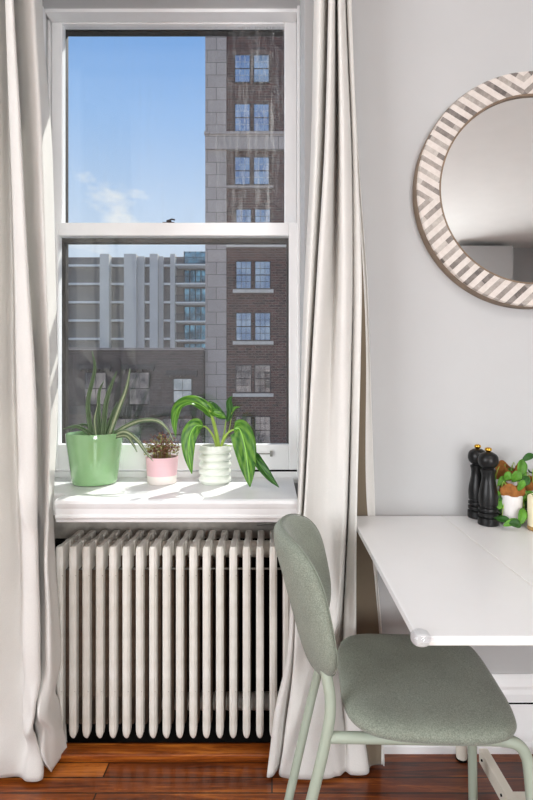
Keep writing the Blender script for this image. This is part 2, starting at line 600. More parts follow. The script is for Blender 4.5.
def inlay():
    """bone and grey wood strips, running diagonally and mirrored in each quarter of the ring"""
    m, nt, out = newmat('bone_inlay')
    tc = N(nt, 'ShaderNodeTexCoord')
    sx = N(nt, 'ShaderNodeSeparateXYZ')
    L(nt, tc, 'Object', sx, 'Vector')
    ax = N(nt, 'ShaderNodeMath', operation='ABSOLUTE')
    az = N(nt, 'ShaderNodeMath', operation='ABSOLUTE')
    L(nt, sx, 'X', ax, 0)
    L(nt, sx, 'Z', az, 0)
    ang = math.radians(36)
    k = 1 / .0335
    a = N(nt, 'ShaderNodeMath', operation='MULTIPLY', in_1=math.sin(ang) * k)
    b = N(nt, 'ShaderNodeMath', operation='MULTIPLY_ADD', in_1=-math.cos(ang) * k)
    L(nt, ax, 0, a, 0)
    L(nt, az, 0, b, 0)
    L(nt, a, 0, b, 2)
    fr = N(nt, 'ShaderNodeMath', operation='FRACT')
    fl = N(nt, 'ShaderNodeMath', operation='FLOOR')
    L(nt, b, 0, fr, 0)
    L(nt, b, 0, fl, 0)
    st = N(nt, 'ShaderNodeMath', operation='GREATER_THAN', in_1=.54)
    L(nt, fr, 0, st, 0)
    # individual grey slips: the tone steps along each strip
    al = N(nt, 'ShaderNodeMath', operation='MULTIPLY', in_1=math.cos(ang) / .045)
    be = N(nt, 'ShaderNodeMath', operation='MULTIPLY_ADD', in_1=math.sin(ang) / .045)
    L(nt, ax, 0, al, 0)
    L(nt, az, 0, be, 0)
    L(nt, al, 0, be, 2)
    f2 = N(nt, 'ShaderNodeMath', operation='FLOOR')
    L(nt, be, 0, f2, 0)
    cb = N(nt, 'ShaderNodeCombineXYZ')
    L(nt, fl, 0, cb, 'X')
    L(nt, f2, 0, cb, 'Y')
    wn = N(nt, 'ShaderNodeTexWhiteNoise', noise_dimensions='3D')
    L(nt, cb, 'Vector', wn, 'Vector')
    nz = N(nt, 'ShaderNodeTexNoise', in_Scale=60.0, in_Detail=5.0, in_Roughness=.7)
    L(nt, tc, 'Object', nz, 'Vector')
    ad = N(nt, 'ShaderNodeMath', operation='MULTIPLY_ADD', in_1=.55)
    L(nt, nz, 'Fac', ad, 0)
    wm = N(nt, 'ShaderNodeMath', operation='MULTIPLY', in_1=.5)
    L(nt, wn, 'Value', wm, 0)
    L(nt, wm, 0, ad, 2)
    r = ramp(nt, [(.25, srgb(92, 84, 80)), (.55, srgb(150, 141, 134)), (.85, srgb(196, 188, 180))])
    L(nt, ad, 0, r, 'Fac')
    bone = ramp(nt, [(.3, srgb(204, 194, 186)), (.7, srgb(219, 211, 204))])
    L(nt, nz, 'Fac', bone, 'Fac')
    mx = N(nt, 'ShaderNodeMix', data_type='RGBA')
    L(nt, st, 0, mx, 0)
    L(nt, bone, 'Color', mx, 6)
    L(nt, r, 'Color', mx, 7)
    p = N(nt, 'ShaderNodeBsdfPrincipled')
    p.inputs['Roughness'].default_value = .4
    L(nt, mx, 2, p, 'Base Color')
    L(nt, p, 'BSDF', out, 'Surface')
    return m


M['inlay'] = inlay()


def leafmat(name, c_mid, c_edge, rough=.35):
    """blade variegated along its veins: uses the U (across) and V (along) map of the leaf"""
    m, nt, out = newmat(name)
    uv = N(nt, 'ShaderNodeUVMap')
    sx = N(nt, 'ShaderNodeSeparateXYZ')
    L(nt, uv, 'UV', sx, 'Vector')
    u = N(nt, 'ShaderNodeMath', operation='SUBTRACT', in_1=.5)
    L(nt, sx, 'X', u, 0)
    ab = N(nt, 'ShaderNodeMath', operation='ABSOLUTE')
    L(nt, u, 0, ab, 0)
    v = N(nt, 'ShaderNodeMath', operation='MULTIPLY', in_1=26.0)
    L(nt, sx, 'Y', v, 0)
    w = N(nt, 'ShaderNodeMath', operation='MULTIPLY_ADD', in_1=-22.0)
    L(nt, ab, 0, w, 0)
    L(nt, v, 0, w, 2)
    sn = N(nt, 'ShaderNodeMath', operation='SINE')
    L(nt, w, 0, sn, 0)
    nz = N(nt, 'ShaderNodeTexNoise', in_Scale=9.0, in_Detail=4.0)
    L(nt, uv, 'UV', nz, 'Vector')
    a = N(nt, 'ShaderNodeMath', operation='MULTIPLY_ADD', in_1=.16)
    L(nt, sn, 0, a, 0)
    L(nt, nz, 'Fac', a, 2)
    r = ramp(nt, [(.25, c_edge), (.8, c_mid)])
    L(nt, a, 0, r, 'Fac')
    mid = N(nt, 'ShaderNodeMath', operation='LESS_THAN', in_1=.035)
    L(nt, ab, 0, mid, 0)
    mx = N(nt, 'ShaderNodeMix', data_type='RGBA')
    L(nt, mid, 0, mx, 0)
    L(nt, r, 'Color', mx, 6)
    mx.inputs[7].default_value = tuple(min(1, c * 1.5 + .05) for c in c_mid[:3]) + (1,)
    p = N(nt, 'ShaderNodeBsdfPrincipled')
    p.inputs['Roughness'].default_value = rough
    t = N(nt, 'ShaderNodeBsdfTranslucent')
    L(nt, mx, 2, p, 'Base Color')
    L(nt, mx, 2, t, 'Color')
    ms = N(nt, 'ShaderNodeMixShader', in_Fac=.4)
    L(nt, p, 'BSDF', ms, 1)
    L(nt, t, 'BSDF', ms, 2)
    L(nt, ms, 'Shader', out, 'Surface')
    return m


M['dief'] = leafmat('glossy_variegated_leaf', srgb(130, 182, 62), srgb(52, 116, 34))
M['diefdark'] = leafmat('dark_variegated_leaf', srgb(86, 140, 54), srgb(36, 84, 36))

# ------------------------------------------------------------------ layout constants
YW = 1.63           # room face of the window wall
YO = 2.14           # outside face
YL = 1.92           # lower sash, room face
YU = 1.965          # upper sash, room face
YST = 2.06          # storm window
ZS = .814           # sill top
JL = PX(43.0, YL)   # left jamb
JR = .104           # right jamb
ZH = PZ(11, YL)     # head of the recess
ZC = 2.85
XL, XR, YB = -2.6, 3.3, -3.1
SILL_F = 1.535

# ------------------------------------------------------------------ room shell
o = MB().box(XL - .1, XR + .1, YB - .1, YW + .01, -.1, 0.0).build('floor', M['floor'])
tag(o, 'glossy red brown strip floor of narrow boards', kind='structure')
o = MB().box(XL - .1, XR + .1, YB - .1, YO, ZC, ZC + .12).build('ceiling', M['ceil'])
tag(o, 'white ceiling', kind='structure')
w = MB()
w.box(XL - .1, JL, YW, 1.97, -.1, ZC)
w.box(XL - .1, JL - .05, 1.97, YO, -.1, ZC)
w.box(JR, XR + .1, YW, YO, -.1, ZC)
w.box(JL, JR, YW, 1.97, ZH, ZC)
w.box(JL, JR, 1.97, YO, 2.74, ZC)
w.box(JL, JR, 1.87, YO, -.1, ZS - .012)
o = w.build('wall_front', M['wall'])
tag(o, 'pale grey window wall with a deep window recess', kind='structure')
# left wall with an opening added for the side fill light
WY0, WY1, WZ0, WZ1 = -2.3, .1, .75, 2.45
w = MB()
w.box(XL - .15, XL, YB, WY0, 0, ZC)
w.box(XL - .15, XL, WY1, YW, 0, ZC)
w.box(XL - .15, XL, WY0, WY1, 0, WZ0)
w.box(XL - .15, XL, WY0, WY1, WZ1, ZC)
o = w.build('wall_left', M['wall'])
tag(o, kind='structure')
w = MB()
for a, b, c, d in ((WY0, WY0 + .06, WZ0, WZ1), (WY1 - .06, WY1, WZ0, WZ1), (WY0 + .06, WY1 - .06, WZ0, WZ0 + .06), (WY0 + .06, WY1 - .06, WZ1 - .06, WZ1)):
    w.box(XL - .12, XL - .04, a, b, c, d)
o = w.build('fill_window_left', M['white'])  # unseen frame added around the side fill light
tag(o, kind='structure')
o = MB().box(XR, XR + .1, YB, YW, 0, ZC).build('wall_right', M['wall'])
tag(o, kind='structure')
w = MB()
BX0, BX1, BZ0, BZ1 = .62, 2.02, .45, 2.05  # opening added for the back fill light
w.box(XL, BX0, YB - .15, YB, 0, ZC)
w.box(BX1, XR, YB - .15, YB, 0, ZC)
w.box(BX0, BX1, YB - .15, YB, 0, BZ0)
w.box(BX0, BX1, YB - .15, YB, BZ1, ZC)
w.box(2.17, 2.82, YB, YB + .32, 0, ZC - .06)      # boxed-out closet seen in the mirror
o = w.build('wall_back', M['wall'])
tag(o, kind='structure')
w = MB()
for a, b_, c, d in ((BX0, BX0 + .06, BZ0, BZ1), (BX1 - .06, BX1, BZ0, BZ1), (BX0 + .06, BX1 - .06, BZ0, BZ0 + .06), (BX0 + .06, BX1 - .06, BZ1 - .06, BZ1)):
    w.box(a, b_, YB - .12, YB - .04, c, d)
o = w.build('fill_window_back', M['white'])  # unseen frame added around the back fill light
tag(o, kind='structure')

# recess back wall under the sill and its black floor
w = MB()
w.box(JL + .002, JR - .002, 1.845, 1.868, 0.0, ZS - .08)
o = w.build('wall_recess', M['recess'])
q = MB().box(JL + .002, JR - .002, 1.838, 1.845, 0.005, .605).build('recess_shade_sheet', M['recess_dark'])  # dark sheet standing in for the shade behind the fins
tag(q, 'lower wall behind the radiator with its shade painted dark', kind='structure')
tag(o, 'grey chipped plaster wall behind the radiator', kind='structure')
o = MB().box(JL + .002, JR - .002, 1.632, 1.845, -.06, .004).build('trim_2', M['recess_dark'])
tag(o, 'black floor under the radiator', kind='structure')
# raised wooden threshold strip in front of the radiator
o = MB().box(JL, JR + .05, 1.572, 1.63, 0.0, .020).build('trim_1', M['floor'], bevel=.004)
tag(o, 'raised wooden floor strip along the foot of the radiator', kind='structure')

# window stool: nose, cove and bead in profile
prof = [(1.905, ZS), (SILL_F + .01, ZS), (SILL_F + .002, ZS - .004), (SILL_F, ZS - .012), (SILL_F + .003, ZS - .022),
        (SILL_F + .006, ZS - .028), (SILL_F + .006, ZS - .046), (SILL_F + .003, ZS - .049), (SILL_F + .003, ZS - .056),
        (SILL_F + .008, ZS - .060), (SILL_F + .010, ZS - .070), (SILL_F + .03, ZS - .072), (1.905, ZS - .072)]
w = MB()
w.prism(prof, 'x', -.655, .078)
w.box(JL + .001, -.655, YW + .002, 1.905, ZS - .072, ZS)
o = w.build('window_sill', M['sillwhite'], bevel=.0015)
tag(o, 'white painted window sill over the radiator', kind='structure')

# baseboard on the right
prof = [(YW, 0), (YW - .028, 0), (YW - .028, .022), (YW - .020, .034), (YW - .018, .150), (YW - .012, .152), (YW - .012, .160),
        (YW - .020, .162), (YW - .020, .182), (YW - .016, .196), (YW - .018, .206), (YW - .010, .226), (YW - .004, .238), (YW, .238)]
o = MB().prism(prof, 'x', JR + .06, XR).build('baseboard_right', M['white'], bevel=.001)
tag(o, 'white moulded baseboard under the table', kind='structure')
o = MB().box(JR + .06, XR, YW - .0185, YW - .002, .1512, .1526).build('trim_4', M['gap'])
tag(o, 'dark crack along the baseboard', kind='structure')

# ------------------------------------------------------------------ the sash window
win = empty('window_1', (PX(175, YU), YU, 1.7), label='white double-hung sash window with sun lit plants on its sill', kind='structure')


def frame_ring(x0, x1, z0, z1, ix0, ix1, iz0, iz1, y0, y1, mat, name, bev=.003):
    b = MB()
    b.box(x0, ix0, y0, y1, z0, z1)
    b.box(ix1, x1, y0, y1, z0, z1)
    b.box(ix0, ix1, y0, y1, z0, iz0)
    b.box(ix0, ix1, y0, y1, iz1, z1)
    return b.build(name, mat, win, bevel=bev)


up_x0, up_x1 = PX(62, YU), PX(284.5, YU)
up_z1, up_z0 = PZ(23.5, YU), PZ(224, YU)
frame_ring(JL + .012, JR - .008, PZ(235, YU), ZH + .02, up_x0, up_x1, up_z0, up_z1, YU, YU + .036, M['white'], 'upper_sash')
lo_x0, lo_x1 = PX(58, YL), PX(289, YL)
lo_z0, lo_z1 = PZ(444.5, YL), PZ(235.5, YL)
frame_ring(JL + .002, JR - .002, PZ(470, YL), PZ(222.5, YL), lo_x0, lo_x1, lo_z0, lo_z1, YL, YL + .038, M['white'], 'lower_sash')
MB().box(up_x0 - .005, up_x1 + .005, YU + .016, YU + .020, up_z0 - .005, up_z1 + .005).build('upper_pane', M['glass_up'], win)
MB().box(lo_x0 - .005, lo_x1 + .005, YL + .018, YL + .022, lo_z0 - .005, lo_z1 + .005).build('lower_pane', M['glass_in'], win)
# parting stops and head stop
b = MB()
b.box(JL, JL + .012, YL - .03, YL - .002, ZS, ZH)
b.box(JL, JL + .010, YU - .006, YU + .04, PZ(222, YL), ZH)
b.box(JR - .010, JR, YL - .03, YL - .002, ZS, ZH)
b.box(JL + .012, JR - .010, YL - .012, YU - .002, ZH - .012, ZH + .01)
b.box(JL, JR, YL - .004, YST + .03, ZS - .014, PZ(471.5, YL))
b.build('stop_bead', M['white'], win, bevel=.002)
# storm window with its bronze meeting rail
sx0, sx1 = PX(65.5, YST), PX(286.5, YST)
sz1, sz0, szm1, szm0 = PZ(31.5, YST), PZ(447, YST), PZ(232, YST), PZ(242.5, YST)
b = MB()
b.box(JL - .05, sx0, YST, YST + .03, ZS - .01, 2.74)
b.box(sx1, JR, YST, YST + .03, ZS - .01, 2.74)
b.box(sx0, sx1, YST, YST + .03, ZS - .01, sz0)
b.box(sx0, sx1, YST, YST + .03, sz1, 2.74)
b.box(sx0, sx1, YST, YST + .03, szm0, szm1)
b.build('storm_frame', M['bronze'], win)
MB().box(sx0, sx1, YST + .012, YST + .015, szm1, sz1).build('storm_pane', M['glass_storm'], win)
MB().box(sx0, sx1, YST + .016, YST + .019, sz0, szm0).build('storm_pane', M['glass_storm'], win)
# sash lock on the meeting rail, lift hook on the bottom rail
lk = P(168, 222, YL)
b = MB()
b.box(lk.x - .022, lk.x + .022, YL + .006, YL + .030, PZ(222.5, YL), PZ(222.5, YL) + .004)
b.lathe([(.010, 0), (.010, .008), (.006, .011)], (lk.x, YL + .018, PZ(222.5, YL) + .004), 16)
b.tube([(lk.x, YL + .018, lk.z + .012), (lk.x + .012, YL + .010, lk.z + .014), (lk.x + .024, YL + .006, lk.z + .010)], .003, 8)
b.build('sash_lock', M['frame_dark'], win, smooth=40)
hk = P(263, 453.5, YL)
b = MB()
b.tube([(hk.x - .03, YL - .006, hk.z), (hk.x + .028, YL - .006, hk.z)], .0022, 8)
b.box(hk.x + .026, hk.x + .036, YL - .010, YL, hk.z - .010, hk.z + .010)
b.build('sash_latch', M['steel'], win, smooth=40)
# dark gap at the bottom right of the sash
MB().box(PX(243, YL), JR - .004, YL - .0018, YL + .006, PZ(471.6, YL), PZ(470, YL) + .0004).build('sash_gap', M['gap'], win)

# ------------------------------------------------------------------ curtains
def curtain(name, zs_px, cols, label, ztop, thick=.0022, nz=150, wav=0.0, seed=1, taupe_fold=None, crumples=()):
    """cols: list of (px values at the heights zs_px, depth values at those heights)"""
    rnd = random.Random(seed)
    rows = []
    ph = [rnd.uniform(0, 6.28) for _ in range(8)]
    dref = 1.5
    for i in range(nz + 1):
        t = i / nz
        py = -75 + t * (zs_px[-1] + 75)
        cps = []
        for (xs, ds) in cols:
            d = interp(zs_px, ds, py)
            x = interp(zs_px, xs, py)
            z = PZ(py, dref)
            cps.append(Vector((PX(x, d), d, z)))
        line = catmull(cps, 10)
        z0 = line[0].z
        row = []
        for k, p in enumerate(line):
            u = k / (len(line) - 1)
            zz = max(.003, p.z)
            amp = wav * max(0, 1 - zz / .55) ** 1.5
            for (qx, qy, rx, ry, sl, dd) in crumples:
                ux = (p.x - PX(qx, 1.5)) / (rx * 1.5 / F)
                uz = (zz - PZ(qy, 1.5)) / (ry * 1.5 / F) + sl * ux
                e2 = math.exp(-(ux * ux + uz * uz))
                p = Vector((p.x, p.y - dd * e2, p.z))
            row.append(Vector((p.x + amp * .5 * math.sin(11 * u + zz * 23 + ph[0]),
                               p.y + amp * math.sin(17 * u + zz * 31 + ph[1]) + .0025 * math.sin(9 * u + 5 * zz + ph[2]),
                               zz)))
        rows.append(row)
    b = MB()
    b.grid(rows)
    o = b.build(name, M['curtain'], None, smooth=180)
    if taupe_fold:
        o.data.materials.append(M['taupe_fold'])
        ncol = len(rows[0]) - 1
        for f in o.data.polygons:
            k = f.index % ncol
            if taupe_fold[0] * 10 <= k < taupe_fold[1] * 10:
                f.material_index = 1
    s = o.modifiers.new('thickness', 'SOLIDIFY')
    s.thickness = thick
    s.offset = 0
    tag(o, label, 'curtain', 'linen curtains beside the window')
    return o


ZP = [-75, 0, 120, 260, 400, 520, 660, 720, 776]
LC = [
    ([-62, -62, -60, -60, -62, -64, -70, -72, -76], [1.50] * 9),
    ([-44, -44, -42, -42, -44, -46, -50, -52, -52], [1.46] * 9),
    ([-30, -30, -28, -26, -26, -28, -34, -36, -30], [1.56] * 9),
    ([-12, -12, -10, -10, -10, -10, -12, -12, -8], [1.45] * 7 + [1.46, 1.49]),
    ([7, 7, 9, 12, 14, 18, 23, 26, 20], [1.555] * 5 + [1.545, 1.52, 1.50, 1.50]),
    ([6, 6, 10, 15, 20, 23, 25, 25, 29], [1.45] * 5 + [1.455, 1.455, 1.46, 1.49]),
    ([12.5, 13, 20, 27, 36, 38, 40, 37, 41], [1.44] * 5 + [1.46, 1.46, 1.465, 1.49]),
    ([8, 8, 14, 21, 29, 32, 34, 32, 40], [1.575] * 6 + [1.57, 1.55, 1.53]),
    ([16, 17, 24, 30, 39, 41.5, 43, 40, 49], [1.535] * 6 + [1.50, 1.475, 1.51]),
    ([24, 25, 32, 39, 45, 45, 47, 46, 54], [1.485] * 6 + [1.475, 1.48, 1.53]),
    ([33, 33, 40, 46, 50, 48, 52, 52, 58], [1.475] * 6 + [1.48, 1.50, 1.55]),
    ([37, 37, 43, 46, 49, 47, 56, 57, 64], [1.515] * 6 + [1.53, 1.56, 1.585]),
    ([42, 43, 51, 55, 58, 53.5, 60, 60, 66], [1.60, 1.60, 1.60, 1.60, 1.60, 1.59, 1.57, 1.59, 1.60]),
]
curtain('curtain', ZP, LC, 'off-white linen curtain left of the window, hem puddled on the floor', 2.6, wav=.010, seed=3,
        crumples=((48, 700, 9, 14, .9, .028), (40, 716, 7, 9, -.8, .022), (30, 490, 9, 12, 1.1, .014), (34, 512, 8, 8, 1.0, .012), (50, 560, 5, 30, .2, .010), (22, 640, 12, 40, .3, .012)))

ZP2 = [-75, 0, 150, 275, 350, 500, 600, 660, 720, 777]
RC = [
    ([322, 321, 315, 309, 305, 302, 299, 296, 289, 282], [1.60] * 6 + [1.58, 1.57, 1.57, 1.55]),
    ([316, 314, 311, 305, 302, 298, 291, 287, 274, 268], [1.53] * 6 + [1.52, 1.51, 1.51, 1.505]),
    ([322, 321, 317, 311, 307, 300, 294, 290, 279, 273], [1.475] * 6 + [1.49, 1.49, 1.49, 1.50]),
    ([329, 329, 325.5, 319, 314, 306, 299, 297, 289, 279], [1.55, 1.55, 1.55, 1.55, 1.55, 1.54, 1.535, 1.535, 1.535, 1.53]),
    ([329.5, 329, 325, 317.5, 313, 305, 297, 294, 288, 281], [1.46] * 6 + [1.47, 1.475, 1.485, 1.50]),
    ([334, 334, 331, 325, 320, 314, 310, 308, 306, 306], [1.455] * 5 + [1.487, 1.50, 1.485, 1.48, 1.493]),
    ([337.5, 337.5, 337, 334, 331, 327, 326, 326, 327, 328], [1.57, 1.57, 1.56, 1.53, 1.51, 1.505, 1.51, 1.49, 1.48, 1.495]),
    ([339, 338.5, 341, 342, 341, 338, 335, 331, 332, 335], [1.455] * 5 + [1.48, 1.488, 1.48, 1.478, 1.50]),
    ([344, 344, 350, 351, 350, 346, 340, 334, 336, 341], [1.475] * 6 + [1.485, 1.49, 1.495, 1.505]),
    ([348, 348, 353, 354, 352, 349, 345, 342, 343, 346], [1.565] * 6 + [1.56, 1.55, 1.54, 1.525]),
    ([347, 347, 353, 354, 353, 350, 346, 344, 347, 352], [1.49] * 6 + [1.50, 1.50, 1.505, 1.515]),
    ([351, 351, 357, 361.5, 360.5, 356.7, 356, 357, 361, 367], [1.49, 1.49, 1.49, 1.48, 1.47, 1.455, 1.465, 1.48, 1.50, 1.515]),
    ([346, 346, 351, 352, 350, 345.5, 346, 352, 361, 370], [1.57] * 4 + [1.595, 1.603, 1.60, 1.575, 1.555, 1.54]),
    ([349, 349, 356, 363.5, 366, 366, 375, 380, 382, 381], [1.614] * 7 + [1.60, 1.575, 1.545]),
    ([352, 352, 359, 367.5, 370, 374.5, 377.5, 382, 384, 384], [1.610] * 7 + [1.59, 1.565, 1.54]),
]
curtain('curtain', ZP2, RC, 'off-white linen curtain between the window and the table, behind the chair', 2.6, wav=.004, seed=5, taupe_fold=(11.25, 13.0))

# ------------------------------------------------------------------ radiator
RF, RB = 1.605, 1.80
NX = 18
RX0, RDX = PX(58.5, RF), 13.42 * RF / F
RZ0, RZ1 = PZ(741, RF), PZ(547, RF)
rad = empty('radiator', (RX0 + 8.5 * RDX, 1.70, 0.0), label='old off-white cast iron column radiator under the window sill', cat='radiator')


def rounded_profile(y0, y1, z0, z1, rt_f, rt_b, rb):
    pts = []
    for (cy, cz, r, a0) in ((y0 + rb, z0 + rb * 1.3, rb, 180), (y1 - rb, z0 + rb * 1.3, rb, 270), (y1 - rt_b, z1 - rt_b, rt_b, 0), (y0 + rt_f, z1 - rt_f, rt_f, 90)):
        for k in range(6):
            a = math.radians(a0 + 90 * k / 5)
            s = 1.3 if a0 in (180, 270) else 1.0
            pts.append((cy + r * math.cos(a), cz + r * s * math.sin(a)))
    return pts


def section_mesh():
    b = MB()
    hw = .0118
    depth = RB - RF
    # columns: long octagonal bars with rounded feet, open slots between them
    for c, (y0, y1) in enumerate(((0, .032), (.066, .100), (.146, depth))):
        ch = .0055
        prof = [(-hw, y0 + ch), (-hw * .42, y0), (hw * .42, y0), (hw, y0 + ch), (hw, y1 - ch), (hw * .42, y1), (-hw * .42, y1), (-hw, y1 - ch)]
        rows = []
        cyc = (y0 + y1) / 2
        for (z, s) in ((RZ0, .25), (RZ0 + .005, .55), (RZ0 + .014, .85), (RZ0 + .028, 1), (RZ1 - .05, 1), (RZ1 - .016, 1), (RZ1 - .005, .9), (RZ1, .6)):
            rows.append([(x * (s if z < .3 else max(s, .75)), cyc + (y - cyc) * (s if z < .3 else (s if c == 1 else 1 - (1 - s) * .35)), z) for x, y in prof])
        vs = b.grid(rows, close_u=True)
        b.bm.faces.new(list(reversed(vs[0])))
        b.bm.faces.new(vs[-1])
    # webs joining the columns at head and foot
    hb = .0075
    b.box(-hb, hb, .014, depth - .014, RZ1 - .085, RZ1 - .001)
    b.box(-hb, hb, .014, depth - .014, RZ0 + .03, RZ0 + .10)
    return b


sec0 = None
for i in range(NX):
    x = RX0 + i * RDX
    if sec0 is None:
        sec0 = section_mesh().build('radiator_section', M['rad'], rad, bevel=.0012, bseg=1, smooth=28, world=False)
        s = sec0
        sec0.data.materials.append(M['rust_shade'])  # inner columns: rust and painted-in shade in one colour
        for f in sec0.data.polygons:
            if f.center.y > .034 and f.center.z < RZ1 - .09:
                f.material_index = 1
    else:
        s = sec0.copy()
        COL.objects.link(s)
        s.parent = rad
    s.location = Vector((x, RF, 0)) - rad.location
b = MB()
for i in range(NX - 1):
    x = RX0 + i * RDX
    for z in (RZ1 - .040, RZ0 + .06):
        MB().lathe([(.026, .008), (.028, RDX / 2), (.026, RDX - .008)], (x, (RF + RB) / 2 + .01, z), 20, axis='x').build('push_nipple', M['rad'], rad, smooth=40)
b = MB()
b.tube([(RX0 - .02, RF + .055, RZ1 - .088), (RX0 + 17 * RDX + .02, RF + .055, RZ1 - .088)], .004, 8)
b.build('tie_rod', M['steel'], rad, smooth=60)
for x in (RX0, RX0 + 17 * RDX):
    for y in (RF + .03, RB - .03):
        MB().lathe([(.017, .0042), (.014, .02), (.011, RZ0 + .03)], (x, y, 0), 14).build('foot', M['rad'], rad, smooth=40)
# vent pipe at the right end
vx = RX0 + 17 * RDX
MB().tube(catmull([(vx - .10, RB + .02, RZ1 + .012), (vx - .06, RB + .01, RZ1 + .018), (vx - .02, RB - .02, RZ1 + .020), (vx, RB - .04, RZ1 + .004), (vx, RB - .05, RZ1 - .012)], 6), .005, 10).build('vent_pipe', M['steel'], rad, smooth=60)

# ------------------------------------------------------------------ table
TZ = .75
TY0, TY1 = .832, 1.598
tab = empty('folding_table', (.85, 1.25, 0), label='white gateleg table with a clear guard on its front left corner', cat='table')


def slab(pl, z0, z1, name, mat, bev=.002):
    b = MB()
    b.prism(pl, 'z', z0, z1)
    return b.build(name, mat, tab, bevel=bev)


xl0, xl1 = PX(417, TY0), .2478
xs = .532
TH = .0155
slab([(xl0, TY0), (xs - .0012, TY0), (xs - .0012, TY1), (xl1, TY1)], TZ - TH, TZ, 'leaf', M['table'])
slab([(xs + .0012, TY0), (1.35, TY0), (1.35, TY1), (xs + .0012, TY1)], TZ - TH, TZ, 'tabletop', M['table'])
slab([(xl0 + .002, TY0 - .0012), (1.348, TY0 - .0012), (1.348, TY0 + .001), (xl0 + .002, TY0 + .001)], TZ - TH + .001, TZ - TH + .007, 'edge_band', M['tableedge'], .0005)
slab([(xs - .0011, TY0 + .001), (xs + .0011, TY0 + .001), (xs + .0011, TY1), (xs - .0011, TY1)], TZ - TH, TZ - .0008, 'hinge_strip', M['tableedge'], 0)
# gate legs and rails
MB().lathe([(.0165, .006), (.017, .02), (.017, TZ - TH)], (.588, 1.582, 0), 20).build('leg', M['legwhite'], tab, smooth=40)
MB().lathe([(.017, 0), (.018, .006)], (.588, 1.582, 0), 20).build('foot_pad', M['felt'], tab, smooth=40)
MB().box(.608, .634, 1.02, 1.50, .052, .092).build('runner', M['legwhite'], tab, bevel=.002)
MB().box(.634, 1.30, 1.315, 1.35, .045, .085).build('stretcher', M['legwhite'], tab, bevel=.002)
for (x, y) in ((.621, 1.06), (1.28, 1.06), (1.28, 1.57)):
    MB().box(x - .018, x + .018, y - .018, y + .018, 0, TZ - TH).build('leg', M['legwhite'], tab, bevel=.003)
MB().box(.634, 1.262, 1.05, 1.07, .69, TZ - TH).build('rail', M['legwhite'], tab, bevel=.002)
MB().box(.606, 1.262, 1.555, 1.575, .69, TZ - TH).build('rail', M['legwhite'], tab, bevel=.002)
MB().box(1.268, 1.292, 1.0785, 1.5465, .045, .085).build('runner', M['legwhite'], tab, bevel=.002)
for yy_ in (1.475, 1.35):
    MB().lathe([(.0035, 0), (.0035, .004)], (.605, yy_, .074), 10, axis='x').build('screw_hole', M['felt'], tab)
# clear plastic corner guard
gm, nt, out = newmat('clear_plastic')
gp = N(nt, 'ShaderNodeBsdfPrincipled')
gp.inputs['Transmission Weight'].default_value = .92
gp.inputs['Roughness'].default_value = .02
gp.inputs['IOR'].default_value = 1.49
gp.inputs['Base Color'].default_value = (.95, .96, .97, 1)
nz = N(nt, 'ShaderNodeTexNoise', in_Scale=60.0, in_Detail=2.0)
bp = N(nt, 'ShaderNodeBump', in_Strength=.15, in_Distance=.002)
L(nt, nz, 'Fac', bp, 'Height')
L(nt, bp, 'Normal', gp, 'Normal')
L(nt, gp, 'BSDF', out, 'Surface')
gc = Vector((xl0 + .007, TY0 + .004, TZ - .004))
b = MB()
rows = []
for i in range(13):
    a = -math.pi / 2 + math.pi * i / 12
    r = math.cos(a) ** .7 * .0165 if 0 < i < 12 else .001
    rows.append((r, math.copysign(abs(math.sin(a)) ** .9, math.sin(a)) * .0125))
b.lathe(rows, gc, 28)
o = b.build('corner_guard', gm, tab, smooth=180)
tag(o, 'clear plastic corner guard')

# ------------------------------------------------------------------ chair
CH = empty('dining_chair', (.340, 1.246, 0), math.radians(-4.5), label='sage green upholstered dining chair tucked under the white table', cat='chair')


def sup(a, n):
    c, s = math.cos(a), math.sin(a)
    return math.copysign(abs(c) ** (2 / n), c), math.copysign(abs(s) ** (2 / n), s)


def pad(fn, th, nring=9, seg=64, n=3.2, edge=.5):
    """cushion: fn(u, v, w) maps the unit disc (u, v) and a thickness offset w to space"""
    b = MB()
    rows = []
    rr = [0.02, .25, .5, .7, .83, .91, .96, .985, 1.0]
    for r in rr:
        rows.append((r, th / 2 * (1 - r**9) ** edge))
    seqs = rows + [(r, -w) for (r, w) in reversed(rows[:-1])]
    grid = []
    for (r, w) in seqs:
        ring = []
        for k in range(seg):
            u, v = sup(2 * math.pi * k / seg, n)
            ring.append(fn(u * r, v * r, w))
        grid.append(ring)
    vs = b.grid(grid, close_u=True)
    b.bm.faces.new(vs[0])
    b.bm.faces.new(list(reversed(vs[-1])))
    return b


BW, BHt, BZ = .200, .158, .660


def backpt(u, v, w):
    y = u * BW * (1 - .05 * max(0, v))
    dz = v * BHt
    lean = .28
    x = -.280 - dz * lean + .076 * (u * u) + .012 * u * u * v
    ny = 2 * .076 * u / BW
    nl = math.sqrt(1 + lean * lean + ny * ny)
    return Vector((x + w / nl, y - w * ny / nl, BZ + dz + w * lean / nl))


def seatpt(u, v, w):
    x = .012 + u * .189
    y = v * (.209 + .006 * u) - .013 + .012 * u
    z = .446 + w + .012 * (u - .3) ** 2 * .6 - .006 * (1 - u * u) * (1 - v * v)
    if u > .6:
        z -= (u - .6) ** 2 * .06
    return Vector((x, y, z))


